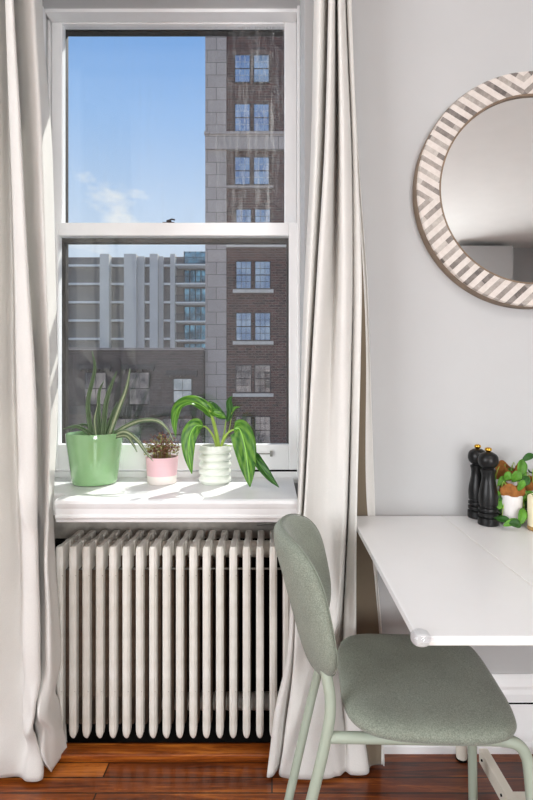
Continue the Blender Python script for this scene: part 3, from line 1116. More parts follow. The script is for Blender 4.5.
pad(seatpt, .050, n=4.3).build('seat', M['chairfab'], CH, smooth=180, world=False)
bk = pad(backpt, .046, n=3.3).build('backrest', M['chairfab'], CH, smooth=180, world=False)
b = MB()
b.tube([backpt(*[c * 1.006 for c in sup(2 * math.pi * k / 72, 3.3)], .004) for k in range(72)], .0013, 6, closed=True)
b.build('seam_piping', M['seam'], bk, smooth=180, world=False)
TR = .0122
for s in (-1, 1):
    yy = .165 * s
    pts = catmull([(.214 - .010 * s, yy * 1.12, 0.0), (.208 - .010 * s, yy * 1.07, .20), (.201 - .010 * s, yy * 1.02, .345), (.193 - .010 * s, yy, .388), (.176 - .008 * s, yy, .410), (.15, yy, .416)], 6)
    MB().tube(pts, TR, 14).build('leg', M['chairmet'], CH, smooth=60, world=False)
    MB().tube([(.152, yy, .416), (-.209, yy * 1.02, .404)], TR * .98, 14).build('side_rail', M['chairmet'], CH, smooth=60, world=False)
    pts = catmull([(-.308, yy * .90, 0), (-.246, yy * 1.07, .26), (-.210, yy * 1.04, .41), (-.202, yy * 1.0, .475), (-.209, yy * .96, .525), (-.217, yy * .90, .556)], 7)
    MB().tube(pts, TR, 14).build('leg', M['chairmet'], CH, smooth=60, world=False)

# ------------------------------------------------------------------ mirror
MRc = Vector((PX(532.5, 1.6), 1.588, PZ(190.5, 1.6)))
mir = empty('wall_mirror', MRc, label='round wall mirror with a bone inlay chevron frame', cat='mirror')
R1, R2 = .3665, .2945
# rim (brown, deeper), inlay face, inner lip, glass
MB().lathe([(R1 - .006, YW - MRc.y - .001), (R1 + .002, YW - MRc.y - .001), (R1 + .002, .004), (R1 - .006, .004)], (0, 0, 0), 128, cap0=False, cap1=False, axis='y').build('rim', M['rim'], mir, smooth=40, world=False)
b = MB()
b.lathe([(R2, .004), (R2 + .003, -.002), (R1 - .004, -.006), (R1, -.002), (R1, .006), (R2, .006)], (0, 0, 0), 128, cap0=False, cap1=False, axis='y')
o = b.build('inlay_frame', M['inlay'], mir, smooth=40, world=False)
o.rotation_euler = (0, math.radians(-6), 0)
MB().lathe([(R2 - .003, .010), (R2 - .003, -.001), (R2 - .0005, -.0025), (R2 + .002, -.001), (R2 + .002, .010)], (0, 0, 0), 128, cap0=False, cap1=False, axis='y').build('inner_lip', M['rim'], mir, smooth=40, world=False)
MB().lathe([(R2, .006), (R2, .010)], (0, 0, 0), 96, axis='y').build('mirror_glass', M['mirror'], mir, world=False)

# ------------------------------------------------------------------ pepper mills
def mill(px, py_base, scale=1.0):
    d = (H - TZ) * F / (py_base - CY)
    loc = Vector((PX(px, d), d, TZ))
    k = .00289
    mb = MB()
    prof = [(9.4, 0), (10.2, 1), (10.2, 7.5), (8.2, 8.2), (8.2, 9.3), (9.7, 10), (9.8, 12.5), (8.1, 13.3), (8.1, 14.5), (9.6, 15.2), (9.5, 17.4), (8.0, 18.1), (8.0, 19.5),
            (9.1, 20.2), (9.3, 24), (9.4, 29), (8.9, 34), (7.6, 40), (6.6, 45), (6.4, 49), (6.9, 53), (7.4, 54.5), (7.4, 56), (5.8, 56.8), (5.4, 57.6)]
    return loc, [(r * k, h * k) for r, h in prof], k


def make_mill(px, py, label):
    loc, prof, k = mill(px, py)
    e = empty('pepper_mill', loc, 0, label, 'pepper mill', 'black mills on the table')
    MB().lathe(prof, loc, 40).build('body', M['black'], e, smooth=35)
    hp = [(5.2, 57.6), (7.0, 58.4), (8.8, 60.5), (9.8, 63.5), (9.9, 66), (9.3, 69), (7.6, 71.6), (4.6, 73.4), (2.5, 73.9)]
    MB().lathe([(r * k, h * k) for r, h in hp], loc, 40).build('head', M['black'], e, smooth=180)
    kp = [(2.2, 73.8), (2.2, 74.4), (3.2, 75.0), (3.6, 76.2), (3.2, 77.6), (1.6, 78.4)]
    o = MB().lathe([(r * k, h * k) for r, h in kp], loc, 24).build('finial', M['brass'], e, smooth=180)
    tag(o, 'brass finial')
    return e


make_mill(488.3, 524.5, 'black turned mill with brass knob, nearest of the pair on the table')
make_mill(477.6, 517.5, 'black turned mill with brass knob, half behind its twin on the table')

# ------------------------------------------------------------------ leaves
def blade(spine, width, mat, name, parent, flat=.25, facing=None, shape='lance', n=7, thick=.0012, twist=0.0, wave=0.0):
    """leaf blade along a spine, folded along the midrib"""
    pts = catmull(spine, n)
    m = len(pts)
    b = MB()
    top = []
    uvs = {}
    for i, p in enumerate(pts):
        t = i / (m - 1)
        a, c = pts[max(0, i - 1)], pts[min(m - 1, i + 1)]
        tg = (c - a).normalized()
        f = facing if facing is not None else Vector((0, -1, .25))
        side = tg.cross(f)
        if side.length < 1e-4:
            side = Vector((1, 0, 0))
        side.normalize()
        if twist:
            side = Matrix.Rotation(twist * t, 3, tg) @ side
        nrm = side.cross(tg).normalized()
        if shape == 'lance':
            w = width * max(.03, math.sin(math.pi * min(1, t ** .75)) ** .8) if t < 1 else width * .02
        elif shape == 'sword':
            w = width * max(.04, (1 - t ** 2.2))
        else:
            w = width * max(.03, math.sin(math.pi * t) ** .7)
        row = []
        for j, s in enumerate((-1, -.6, -.25, 0, .25, .6, 1)):
            wv = wave * math.sin(t * 14 + j) * abs(s)
            q = p + side * (s * w / 2) + nrm * (abs(s) * w * flat + wv)
            row.append(q)
        top.append(row)
    vs = b.grid(top)
    uvl = b.bm.loops.layers.uv.new('UVMap')
    for i, r in enumerate(vs):
        for j, v in enumerate(r):
            uvs[v] = (j / 6, i / (m - 1))
    for f in b.bm.faces:
        for l in f.loops:
            l[uvl].uv = uvs[l.vert]
    o = b.build(name, mat, parent, smooth=180)
    so = o.modifiers.new('thickness', 'SOLIDIFY')
    so.thickness = thick
    so.offset = 0
    return o


YP = 1.80
# --- green pot with the spiky plant
g = P(94.8, 486, 1.80)
e = empty('potted_plant', (g.x, YP, ZS), 0, 'glossy green pot with a spiky trailing grey-green plant on the sill', 'potted plant', 'plants on the window sill')
rb, rt, hp_ = 21.0 * YP / F, 27.4 * YP / F, .178
MB().lathe([(rb * .9, 0), (rb, .003), (rb * 1.05, .015), (rt * .90, hp_ * .5), (rt * .985, hp_ * .85), (rt, hp_ - .004), (rt * .99, hp_), (rt * .95, hp_), (rt * .93, hp_ - .006), (rt * .90, hp_ * .75)],
           (g.x, YP, ZS), 56, cap1=False).build('pot', M['greenpot'], e, smooth=50)
MB().lathe([(.002, hp_ - .026), (rt * .5, hp_ - .022), (rt * .93, hp_ - .028)], (g.x, YP, ZS), 32, cap0=False, cap1=False).build('soil', M['soil'], e, smooth=180)


def sp(lst, d0, d1):
    n_ = len(lst)
    return [P(x, y, d0 + (d1 - d0) * i / (n_ - 1)) for i, (x, y) in enumerate(lst)]


ALOE = [
    ([(93, 440), (88.5, 404), (95, 370), (92, 351)], 1.79, 1.78, .021, 0),
    ([(100, 440), (99, 397), (103.5, 381)], 1.81, 1.83, .017, 0),
    ([(103, 441), (106.5, 404), (112, 384), (117, 371)], 1.79, 1.80, .022, 0),
    ([(108, 440), (118.5, 411), (126.5, 389), (130, 369)], 1.80, 1.78, .024, 1),
    ([(112, 440), (121, 430), (139, 421.5), (157, 421), (168, 430), (173, 441)], 1.80, 1.76, .021, 1),
    ([(108, 440), (124, 432), (137, 440), (146, 452), (153, 461)], 1.78, 1.71, .020, 1),
    ([(98, 440), (88, 432), (76, 426.5), (63, 429)], 1.79, 1.74, .020, 0),
    ([(100, 440), (90, 427), (80, 425), (68, 432)], 1.84, 1.87, .012, 0),
    ([(112, 438), (126, 436), (133, 444), (137, 452)], 1.77, 1.72, .014, 1),
    ([(104, 440), (112, 416), (117, 402)], 1.82, 1.84, .016, 0),
    ([(97, 440), (95, 420), (98, 404)], 1.77, 1.76, .014, 1),
]
for (pts, d0, d1, wd, pale) in ALOE:
    lf = blade(sp(pts, d0, d1), wd * .78, M['aloe'], 'leaf', e, flat=.45, shape='sword', thick=.003)
    if pale:
        blade([p + Vector((0, -.0022, .0012)) for p in sp(pts, d0, d1)], wd * .30, M['aloepale'], 'leaf_stripe', lf, flat=.45, shape='sword', thick=.0015)

# --- pink pot
g = P(162, 486, 1.80)
e = empty('potted_plant', (g.x, YP, ZS), 0, 'small pink and white dipped pot with a dried reddish plant on the sill', 'potted plant', 'plants on the window sill')
rb, rt, hp_ = 14.2 * YP / F, 16.2 * YP / F, .094
zb = .030
MB().lathe([(rb * .92, 0), (rb, .003), (rb * 1.03, zb)], (g.x, YP, ZS), 44).build('pot_base', M['pinkbase'], e, smooth=50)
MB().lathe([(rb * 1.032, zb), (rt * .99, hp_ - .003), (rt * .985, hp_), (rt * .92, hp_), (rt * .90, hp_ * .7)], (g.x, YP, ZS), 44, cap1=False).build('pot', M['pinkpot'], e, smooth=50)
MB().lathe([(.002, hp_ - .008), (rt * .92, hp_ - .012)], (g.x, YP, ZS), 28, cap0=False, cap1=False).build('soil', M['soil'], e, smooth=180)
for (nm, mat, cnt) in (('dry_foliage', M['dryleaf'], 150), ('green_foliage', M['dryleaf2'], 170)):
    b = MB()
    for i in range(cnt):
        a = random.uniform(0, 2 * math.pi)
        rr = rt * 1.12 * math.sqrt(random.random())
        hh = hp_ + .006 + random.random() ** 1.2 * .075 * (1 - .45 * (rr / (rt * 1.12)) ** 2)
        if nm == 'dry_foliage':
            hh += .012
        c = Vector((g.x + rr * math.cos(a), YP + rr * math.sin(a), ZS + hh))
        if random.random() < .35:
            b.tube([Vector((g.x + rr * .5 * math.cos(a), YP + rr * .5 * math.sin(a), ZS + hp_ - .01)), (c + Vector((g.x, YP, ZS + hp_))) / 2 + Vector((0, 0, .01)), c], .0007, 5)
        d1 = Vector((random.uniform(-1, 1), random.uniform(-1, 1), random.uniform(-.3, 1))).normalized()
        d2 = d1.orthogonal().normalized()
        d3 = d1.cross(d2)
        ll, ww = random.uniform(.004, .008), random.uniform(.0022, .004)
        top_ = c + d3 * .0012
        bot_ = c - d3 * .0012
        ring = [c - d1 * ll, c + d2 * ww, c + d1 * ll, c - d2 * ww]
        vv = [b.bm.verts.new(q) for q in ring]
        vt, vb = b.bm.verts.new(top_), b.bm.verts.new(bot_)
        for q in range(4):
            b.bm.faces.new([vv[q], vv[(q + 1) % 4], vt])
            b.bm.faces.new([vv[(q + 1) % 4], vv[q], vb])
    o = b.build(nm, mat, e)
    tag(o, kind='stuff')

# --- ribbed white pot with big drooping leaves
g = P(215, 486, 1.80)
e = empty('potted_plant', (g.x, YP, ZS), 0, 'white ribbed pot with a drooping broad-leaved green plant on the sill', 'potted plant', 'plants on the window sill')
rr_, hp_ = 16.0 * YP / F, .134
prof = [(rr_ * .80, 0), (rr_ * .86, .003)]
nr = 5
for i in range(nr):
    z0 = .004 + i * (hp_ - .008) / nr
    dz = (hp_ - .008) / nr
    for k in range(6):
        t = k / 6
        prof.append((rr_ * (.82 + .20 * max(0, math.sin(math.pi * min(1, t * 1.05))) ** .6), z0 + dz * t))
prof += [(rr_ * .93, hp_ - .002), (rr_ * .91, hp_), (rr_ * .84, hp_), (rr_ * .82, hp_ - .02)]
MB().lathe(prof, (g.x, YP, ZS), 48, cap1=False).build('pot', M['whitepot'], e, smooth=50)
MB().lathe([(.002, hp_ - .012), (rr_ * .84, hp_ - .016)], (g.x, YP, ZS), 28, cap0=False, cap1=False).build('soil', M['soil'], e, smooth=180)


def stem(pts, d0, d1, r):
    q = catmull(sp(pts, d0, d1), 6)
    n_ = len(q)
    MB().tube(q, [r * (1 - .5 * i / (n_ - 1)) for i in range(n_)], 10).build('stem', M['stem'], e, smooth=180)


stem([(219, 452), (216, 432), (211, 414), (207, 404)], 1.80, 1.78, .0080)
stem([(218, 452), (213, 436), (206, 427), (201, 427)], 1.79, 1.74, .0045)
stem([(220, 452), (223, 440), (229, 432), (236, 429)], 1.79, 1.73, .0048)
stem([(221, 450), (226, 446), (232, 446)], 1.80, 1.77, .0030)
stem([(220, 450), (224, 434), (226, 420)], 1.82, 1.84, .0038)
stem([(221, 448), (229, 430), (232, 412)], 1.83, 1.85, .0022)
LEAF = [
    # arching leaf over the pink pot
    ([(213, 418), (205, 408), (192, 402), (180, 407), (175, 420), (176, 437)], 1.79, 1.72, .048, M['dief'], .22, Vector((-.35, -1, .9))),
    # hanging leaf on the left
    ([(203, 426), (196, 426), (190, 436), (189, 455), (192, 474)], 1.74, 1.71, .056, M['dief'], .18, Vector((-.1, -1, .15))),
    # small upright leaf in the middle
    ([(209, 402), (211, 411), (219, 415), (226, 418)], 1.80, 1.76, .030, M['dief'], .2, Vector((.1, -1, .5))),
    ([(226, 419), (219, 414), (213, 406), (209, 401)], 1.83, 1.85, .034, M['diefdark'], .2, Vector((0, -1, .4))),
    ([(227, 422), (230, 412), (229, 402), (232, 396)], 1.84, 1.88, .026, M['diefdark'], .2, Vector((.2, -1, .2))),
    # the big blade hanging on the right
    ([(234, 428), (240, 430), (245, 447), (248, 468), (250, 487)], 1.73, 1.70, .078, M['dief'], .14, Vector((.05, -1, .12))),
    # the narrow outer blade
    ([(254, 452), (258, 462), (268, 476), (279, 487.5)], 1.74, 1.66, .034, M['diefdark'], .25, Vector((.3, -1, .3))),
    ([(232, 413), (235, 408), (240, 407)], 1.85, 1.86, .010, M['dief'], .2, Vector((0, -1, .3))),
]
for (pts, d0, d1, wd, mt, fl, fc) in LEAF:
    blade(sp(pts, d0, d1), wd, mt, 'leaf', e, flat=fl, facing=fc, shape='lance', n=8, wave=.0015)
stem([(236, 429), (246, 434), (254, 452)], 1.73, 1.74, .0030)

# ------------------------------------------------------------------ herb pots and candle on the table
def herb_pot(px, py_base, r_px, h_px, label, leaves, seed, spread, hmax):
    rnd = random.Random(seed)
    d = (H - TZ) * F / (py_base - CY)
    k = d / F
    c = Vector((PX(px, d), d, TZ))
    r = r_px * k
    h = h_px * k
    e = empty('herb_pot', c, 0, label, 'potted herb', 'herbs on the table')
    MB().lathe([(r * .72, 0), (r * .76, .003), (r * .9, h * .5), (r, h), (r * .92, h), (r * .88, h * .8)], c, 28, cap1=False).build('pot', M['paperpot'], e, smooth=50)
    # ragged folded paper collar
    rows = []
    for (rf, zf) in ((.97, h * .97), (1.10, h * 1.02), (1.14, h * 1.16), (1.05, h * 1.30), (.95, h * 1.22), (.86, h * 1.02)):
        rows.append([(c.x + r * rf * (1 + .06 * math.sin(5 * a + seed)) * math.cos(a), c.y + r * rf * (1 + .06 * math.sin(5 * a + seed)) * math.sin(a),
                      TZ + zf + (.10 * h * math.sin(3 * a + seed * 2) if zf > h * 1.1 else 0)) for a in [2 * math.pi * q / 36 for q in range(36)]])
    b = MB()
    b.grid(rows, close_u=True)
    b.build('paper_collar', M['kraft'], e, smooth=60)
    MB().lathe([(.002, h * .96), (r * .9, h * .94)], c, 20, cap0=False, cap1=False).build('soil', M['soil'], e)
    for i in range(leaves):
        a = rnd.uniform(-.55, math.pi + .55)
        rr2 = spread * rnd.uniform(.35, 1)
        top = c + Vector((rr2 * math.cos(a), rr2 * math.sin(a) * .8, h + rnd.uniform(-h * .9, hmax)))
        if top.y > YW - .03:
            top.y = YW - .03
        top.z = max(top.z, TZ + .014)
        st = c + Vector((r * .4 * math.cos(a), r * .4 * math.sin(a), h))
        mid = (st + top) / 2 + Vector((0, 0, .02 + rnd.random() * .02))
        mt = M['herb'] if rnd.random() < .6 else M['herbdark']
        lf = MB()
        lf.tube(catmull([st, mid, top], 4), .0011, 6)
        lf.build('stalk', M['stem'], e, smooth=180)
        dirv = Vector((math.cos(a) + rnd.uniform(-.6, .6), math.sin(a) * .6 + rnd.uniform(-.4, .2), rnd.uniform(-.7, .5))).normalized()
        ll = rnd.uniform(.022, .040)
        tip = top + dirv * ll
        if tip.y > YW - .01:
            tip.y = YW - .01
        if tip.z < TZ + .012:
            tip.z = TZ + .012
        blade([top - dirv * .003, (top + tip) / 2 + Vector((0, 0, .004)), tip], ll * rnd.uniform(.55, .8), mt, 'leaf', e, flat=.15,
              facing=Vector((rnd.uniform(-.6, .6), -1, rnd.uniform(0, .9))), shape='round', n=4)
    return e


hp0 = herb_pot(511.5, 525, 10.5, 31, 'white paper herb pot with brown collar nearest the mills, trailing green leaves', 22, 4, .050, .012)
for (pa, pb, da, db, wd, dark) in (((496, 519), (511, 523), 1.47, 1.44, .022, 1), ((503, 526), (520, 521), 1.43, 1.44, .020, 0), ((509, 523), (521, 527), 1.43, 1.42, .024, 1),
                                   ((520, 526), (523, 508), 1.445, 1.46, .026, 0), ((526, 508), (530, 495), 1.50, 1.51, .022, 1), ((499, 494), (502, 515), 1.52, 1.50, .024, 1),
                                   ((498, 486), (505, 477), 1.50, 1.51, .020, 0), ((504, 480), (512, 474), 1.50, 1.49, .024, 0), ((512, 482), (521, 472), 1.49, 1.48, .028, 0),
                                   ((518, 491), (524, 480), 1.46, 1.45, .020, 0), ((521, 487), (529, 477), 1.48, 1.49, .026, 1), ((520, 478), (522, 459), 1.49, 1.50, .030, 0),
                                   ((522, 461), (534, 455), 1.50, 1.51, .020, 1), ((519, 502), (525, 492), 1.48, 1.49, .020, 0), ((496, 505), (500, 497), 1.51, 1.52, .018, 0)):
    a_, b_ = P(*pa, da), P(*pb, db)
    for q_ in (a_, b_):
        q_.z = max(q_.z, TZ + .013)
    blade([a_, (a_ + b_) / 2 + Vector((0, -.004, .005)), b_], wd, M['herbdark'] if dark else M['herb'], 'leaf', hp0, flat=.15, facing=Vector((.1, -1, .5)), shape='round', n=5)
herb_pot(506.5, 518.8, 9.8, 41, 'white paper herb pot with taller brown collar at the back, behind the front herb pot', 14, 11, .050, .03)
herb_pot(533, 519, 9, 30, 'leafy green herb pot cut off by the right picture edge behind the candle', 44, 8, .062, .045)
d = (H - TZ) * F / (530 - CY)
c = Vector((PX(542.5, d), d, TZ))
e = empty('candle_jar', c, 0, 'cream candle in a glass jar at the right end of the table', 'candle')
MB().lathe([(.037, .0), (.040, .004), (.0395, .012)], c, 32).build('jar_base', plain('amber_glass_base', srgb(176, 140, 84), rough=.15, spec=.6), e, smooth=40)
MB().lathe([(.0385, .012), (.0385, .092), (.036, .096), (.034, .092), (.030, .090)], c, 32, cap1=True).build('wax', M['candle'], e, smooth=40)
MB().tube([(c.x, c.y, TZ + .088), (c.x + .001, c.y, TZ + .102)], .0012, 6).build('wick', M['felt'], e)

# ------------------------------------------------------------------ the city outside
YT = 32.0
KT = YT / F
GZ = -13.0
o = MB().box(-90, 60, 8, 140, GZ - .5, GZ).build('ground', M['asphalt'])
tag(o, kind='structure')
tw = empty('tower_building', (4.0, YT, GZ), label='tall brown brick tower with pale stone corner seen through the window', cat='building')
TXL, TXQ, TXR = PX(205.5, YT), PX(226.5, YT), 15.0
TTOP = 27.5
MB().box(TXQ, TXR, YT, YT + 14, GZ, TTOP).build('brick_wall', M['tower'], tw)
b = MB()
b.box(TXL, TXQ, YT - .12, YT + 14, GZ, TTOP)
b.build('stone_corner', M['stone'], tw)
b = MB()
b.box(TXL, TXR, YT - .22, YT - .001, PZ(151, YT), PZ(134.5, YT))
b.box(TXL - .05, TXR, YT - .30, YT - .001, PZ(136, YT), PZ(133.6, YT))
b.build('stone_band', M['stone'], tw)
b = MB()
b.box(TXQ, TXR, YT - .16, YT - .001, PZ(247.5, YT), PZ(244.5, YT))
b.build('stone_course', M['stonelight'], tw)


def sash_unit(parent, x0, x1, z0, z1, y, glassmat, fmat, mmat, cols=3, rows=2, sill=None, dep=.10):
    f = MB()
    t = .06
    f.box(x0 - t, x0, y - .02, y + dep, z0 - t, z1 + t)
    f.box(x1, x1 + t, y - .02, y + dep, z0 - t, z1 + t)
    f.box(x0, x1, y - .02, y + dep, z0 - t, z0)
    f.box(x0, x1, y - .02, y + dep, z1, z1 + t)
    zm = (z0 + z1) / 2
    f.box(x0, x1, y - .015, y + .02, zm - .03, zm + .03)
    w_ = f.build('window', fmat, parent)
    p = MB()
    p.box(x0, x1, y - .004, y + .01, z0, z1)
    p.build('pane', glassmat, w_)
    q = MB()
    for i in range(1, cols):
        xx = x0 + (x1 - x0) * i / cols
        q.box(xx - .012, xx + .012, y - .012, y + .0, z0, z1)
    for i in range(1, rows):
        for (a, c_) in ((z0, zm), (zm, z1)):
            zz = a + (c_ - a) * i / rows
            q.box(x0, x1, y - .012, y + .0, zz - .012, zz + .012)
    q.build('muntin', mmat, w_)
    return w_


tops = [-48, 4, 56, 105, 158, 210, 262, 313.5, 365.5, 417, 468, 520]
for ci, dx in enumerate((0.0, 4.9, 9.8)):
    for ri, ty in enumerate(tops):
        zt = PZ(ty, YT)
        z0 = zt - 1.66
        sh = 0 if ty < 200 else 1.2 * KT
        for k, (a, c_) in enumerate(((235.4, 249.6), (254.2, 268.6))):
            x0, x1 = PX(a, YT) + dx + sh, PX(c_, YT) + dx + sh
            gm_ = M['towerglass'] if ty < 330 else M['dimglass']
            if ty < 100:
                gm_ = M['paleglass'] if (ri + k) % 2 else M['towerglass']
            fm = M['frame_white'] if ty < 330 and ty > 300 and False else M['frame_dark']
            sash_unit(tw, x0, x1, z0, zt, YT - .06, gm_, fm, M['frame_white'] if ty < 200 else M['frame_dark'])
        if ty > 200:
            MB().box(PX(233, YT) + dx, PX(273.5, YT) + dx, YT - .2, YT - .001, z0 - .30, z0 - .09).build('window_sill', M['stonelight'], tw)
        elif ty > 150:
            MB().box(TXQ + dx, PX(273.5, YT) + dx, YT - .1, YT - .001, z0 - .26, z0 - .10).build('window_sill', M['stone'], tw)

# low dark building left of the tower
YL2 = 31.4
lb = empty('low_building', (-12, YL2, GZ), label='low dark brown brick building left of the tower, below the grey apartment block', cat='building')
LX0, LX1 = -24.0, TXL - .06
LTOP = PZ(350, YL2)
MB().box(LX0, LX1, YL2, YL2 + 9, GZ, LTOP).build('brick_wall', M['lowbrick'], lb)
MB().box(LX0 - .05, LX1 + .02, YL2 - .12, YL2 + 9, LTOP, LTOP + .14).build('coping', M['stone'], lb)
b = MB()
zc_ = PZ(406, YL2)
b.box(LX0, LX1, YL2 - .25, YL2 - .001, zc_ - .20, zc_)
b.box(LX0, LX1, YL2 - .15, YL2 - .001, zc_ - .50, zc_ - .20)
b.build('cornice', M['lowtrim'], lb)
for (a, c_, t_, u_) in ((174, 191.5, 379, 402), (130, 149, 373, 404), (86, 106, 373, 404), (42, 62, 373, 404), (164, 196, 419, 450), (112, 140, 419, 450)):
    sash_unit(lb, PX(a, YL2), PX(c_, YL2), PZ(u_, YL2), PZ(t_, YL2), YL2 - .06, M['paleglass'] if a == 174 else M['dimglass'], M['lowtrim'], M['lowtrim'], cols=2, rows=1)
    bb = MB()
    xa, xb, zt = PX(a - 7, YL2), PX(c_ + 6, YL2), PZ(t_ - 2, YL2)
    bb.box(xa, xb, YL2 - .35, YL2 - .001, zt + .10, zt + .40)
    for q in range(6):
        xx = xa + .1 + (xb - xa - .25) * q / 5
        bb.box(xx, xx + .10, YL2 - .22, YL2 - .001, zt - .02, zt + .10)
    bb.build('lintel', M['lowtrim'], lb)

# grey apartment slab with balconies, further off
YA = 80.0
KA = YA / F
ab = empty('apartment_block', (-22, YA, GZ), label='grey concrete apartment block with ribbed piers and balconies, farthest building', cat='building')
ATOP = PZ(256, YA)
AX0, AX1 = PX(28, YA), PX(216, YA)
MB().box(AX0, AX1, YA + .8, YA + 16, GZ, ATOP).build('wall', M['panel'], ab)
for (a, c_) in ((60, 66), (101, 110), (125, 137), (150.5, 158.5), (171, 175.5)):
    MB().box(PX(a, YA), PX(c_, YA), YA - .6, YA + .85, GZ, ATOP + .2).build('pier', M['concrete'], ab)
for (a, c_) in ((137, 144), (158.5, 163)):
    MB().box(PX(a, YA), PX(c_, YA), YA + .2, YA + .82, GZ, ATOP).build('side_panel', M['concrete'], ab)
for (a, c_) in ((66, 101), (110, 125), (144, 150.5), (163, 171)):
    b = MB()
    for k in range(8):
        zz = PZ(265.0 + 18.4 * k, YA)
        b.box(PX(a, YA), PX(c_, YA), YA + .3, YA + .82, zz - .16, zz + .16)
    b.build('floor_slab', M['slab'], ab)
MB().box(PX(197, YA), AX1, YA - .2, YA + .8, GZ, ATOP - 1.0).build('end_wall', M['panel'], ab) if False else None
for k in range(8):
    zz = PZ(266.0 + 18.6 * k, YA)
    x0, x1 = PX(177, YA), PX(212, YA)
    sb = MB()
    sb.box(x0, x1, YA - 1.4, YA + .82, zz - .22, zz)
    bal = sb.build('balcony', M['slab'], ab)
    rl = MB()
    rl.box(x0, x1, YA - 1.38, YA - 1.32, zz + 1.0, zz + 1.07)
    for q in range(30):
        xx = x0 + (x1 - x0) * q / 29
        rl.box(xx - .02, xx + .02, YA - 1.37, YA - 1.33, zz, zz + 1.0)
    rl.build('railing', M['rail'], bal)
    gl = MB()
    gl.box(PX(183.5, YA), PX(206, YA), YA + .70, YA + .79, zz - 18.6 * KA + .25 if False else zz + .02, zz + 2.45)
    gl.build('balcony_door', M['tealglass'], bal)
    ml = MB()
    for q in range(5):
        xx = PX(183.5, YA) + q * (PX(206, YA) - PX(183.5, YA)) / 4
        ml.box(xx - .08, xx + .08, YA + .62, YA + .72, zz + .02, zz + 2.45)
    ml.build('door_mullion', M['rail'], bal)
b = MB()
b.box(PX(184, YA), PX(206, YA), YA + 1, YA + 6, ATOP, ATOP + .35)
b.build('penthouse', M['concrete'], ab)
MB().box(PX(184, YA), PX(206, YA), YA + .6, YA + .7, PZ(263, YA), PZ(254.5, YA) + .4).build('penthouse_glass', M['tealglass'], ab)

# ------------------------------------------------------------------ light
sd = bpy.data.lights.new('sun', 'SUN')
sd.energy = 7.0
sd.angle = math.radians(.6)
sd.color = (1.0, .96, .9)
so = bpy.data.objects.new('sun', sd)
COL.objects.link(so)
el = math.radians(47)
hd = Vector((-.42, -.9, 0)).normalized() * math.cos(el)
so.rotation_euler = Vector((hd.x, hd.y, -math.sin(el))).to_track_quat('-Z', 'Y').to_euler()
so.location = (10, 25, 40)


def area(name, loc, target, sx_, sy_, power, col=(1, 1, 1)):
    a = bpy.data.lights.new(name, 'AREA')
    a.shape = 'RECTANGLE'
    a.size, a.size_y = sx_, sy_
    a.energy = power
    a.color = col
    ob = bpy.data.objects.new(name, a)
    COL.objects.link(ob)
    ob.location = loc
    ob.rotation_euler = (Vector(target) - Vector(loc)).to_track_quat('-Z', 'Y').to_euler()
    return ob


# added fill lights: behind the left and back openings, and under the ceiling
area('side_fill', (XL - .16, (WY0 + WY1) / 2, (WZ0 + WZ1) / 2), (XL + 1, (WY0 + WY1) / 2, (WZ0 + WZ1) / 2), 2.3, 1.6, 105, (.97, .98, 1.0))
area('back_fill', ((BX0 + BX1) / 2, YB - .16, (BZ0 + BZ1) / 2), ((BX0 + BX1) / 2, YB + 1, (BZ0 + BZ1) / 2), 1.35, 1.6, 112, (.98, .99, 1.0))  # front fill added from behind the camera
area('ceiling_fill', (.75, -.55, ZC - .02), (.75, -.55, 0), .7, .7, 18, (1.0, .98, .95))  # unseen lamp added to brighten the table top

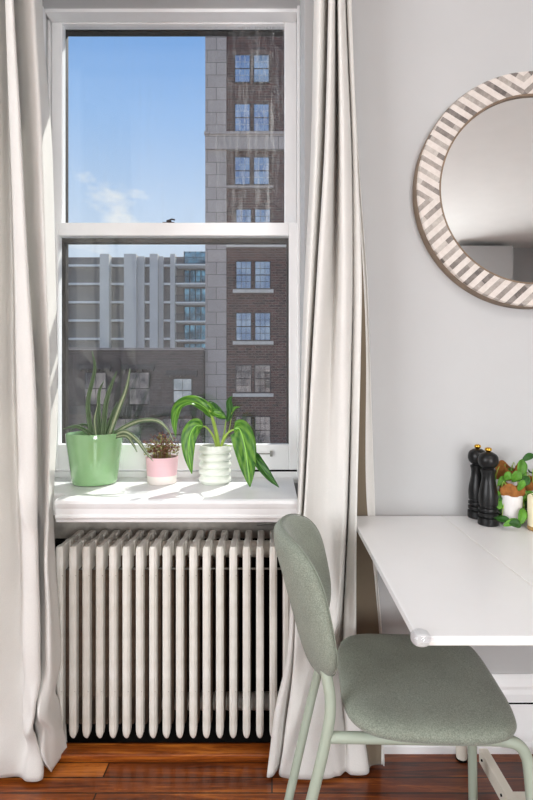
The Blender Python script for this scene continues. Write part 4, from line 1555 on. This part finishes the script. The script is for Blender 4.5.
wd_ = bpy.data.worlds.new('sky')
S.world = wd_
wd_.use_nodes = True
nt = wd_.node_tree
for n_ in list(nt.nodes):
    nt.nodes.remove(n_)
out = N(nt, 'ShaderNodeOutputWorld')
bg = N(nt, 'ShaderNodeBackground', in_Strength=1.0)
tc = N(nt, 'ShaderNodeTexCoord')
sx = N(nt, 'ShaderNodeSeparateXYZ')
L(nt, tc, 'Generated', sx, 'Vector')
r = ramp(nt, [(0.0, srgb(236, 240, 248)), (.22, srgb(218, 232, 250)), (.34, srgb(194, 218, 250)), (.46, srgb(160, 199, 249)), (.60, srgb(124, 174, 240)), (1.0, srgb(86, 138, 220))])
L(nt, sx, 'Z', r, 'Fac')
mp = N(nt, 'ShaderNodeMapping')
mp.inputs['Scale'].default_value = (5, 5, 11)
L(nt, tc, 'Generated', mp, 'Vector')
nz = N(nt, 'ShaderNodeTexNoise', in_Scale=1.6, in_Detail=8.0, in_Roughness=.6)
L(nt, mp, 'Vector', nz, 'Vector')
# cloud bank low on the left
cd = Vector((115 - CX, F, CY - 216)).normalized()
vd = N(nt, 'ShaderNodeVectorMath', operation='DISTANCE')
vn = N(nt, 'ShaderNodeVectorMath', operation='NORMALIZE')
L(nt, tc, 'Generated', vn, 0)
L(nt, vn, 'Vector', vd, 0)
vd.inputs[1].default_value = cd
mr = N(nt, 'ShaderNodeMapRange', in_1=.0, in_2=.13, in_3=.30, in_4=-.2)
L(nt, vd, 'Value', mr, 0)
ad = N(nt, 'ShaderNodeMath', operation='ADD')
L(nt, nz, 'Fac', ad, 0)
L(nt, mr, 0, ad, 1)
cr = ramp(nt, [(.56, (0, 0, 0, 1)), (.70, (1, 1, 1, 1))])
L(nt, ad, 0, cr, 'Fac')
mx = N(nt, 'ShaderNodeMix', data_type='RGBA')
L(nt, cr, 'Color', mx, 0)
L(nt, r, 'Color', mx, 6)
mx.inputs[7].default_value = (.93, .95, 1.0, 1)
L(nt, mx, 2, bg, 'Color')
L(nt, bg, 'Background', out, 'Surface')

# ------------------------------------------------------------------ camera
cam = bpy.data.cameras.new('camera')
co = bpy.data.objects.new('camera', cam)
COL.objects.link(co)
co.location = (0, 0, H)
co.rotation_euler = (math.radians(90), 0, 0)
cam.sensor_fit = 'HORIZONTAL'
cam.sensor_width = 36.0
cam.lens = F / 533.0 * 36.0
cam.shift_x = -(CX - 266.5) / 533.0
cam.shift_y = -(400.0 - CY) / 533.0
cam.clip_start = .02
cam.clip_end = 500
S.camera = co

S.view_settings.view_transform = 'Standard'
S.view_settings.look = 'None'
S.view_settings.gamma = 1.0
S.view_settings.exposure = 0.0
S.view_settings.use_curve_mapping = False
S.cycles.use_denoising = True
S.cycles.max_bounces = 10
S.cycles.diffuse_bounces = 5
S.cycles.transparent_max_bounces = 24
S.cycles.sample_clamp_indirect = 6.0

for ob in list(bpy.data.objects):
    if '_o' in ob:
        del ob['_o']
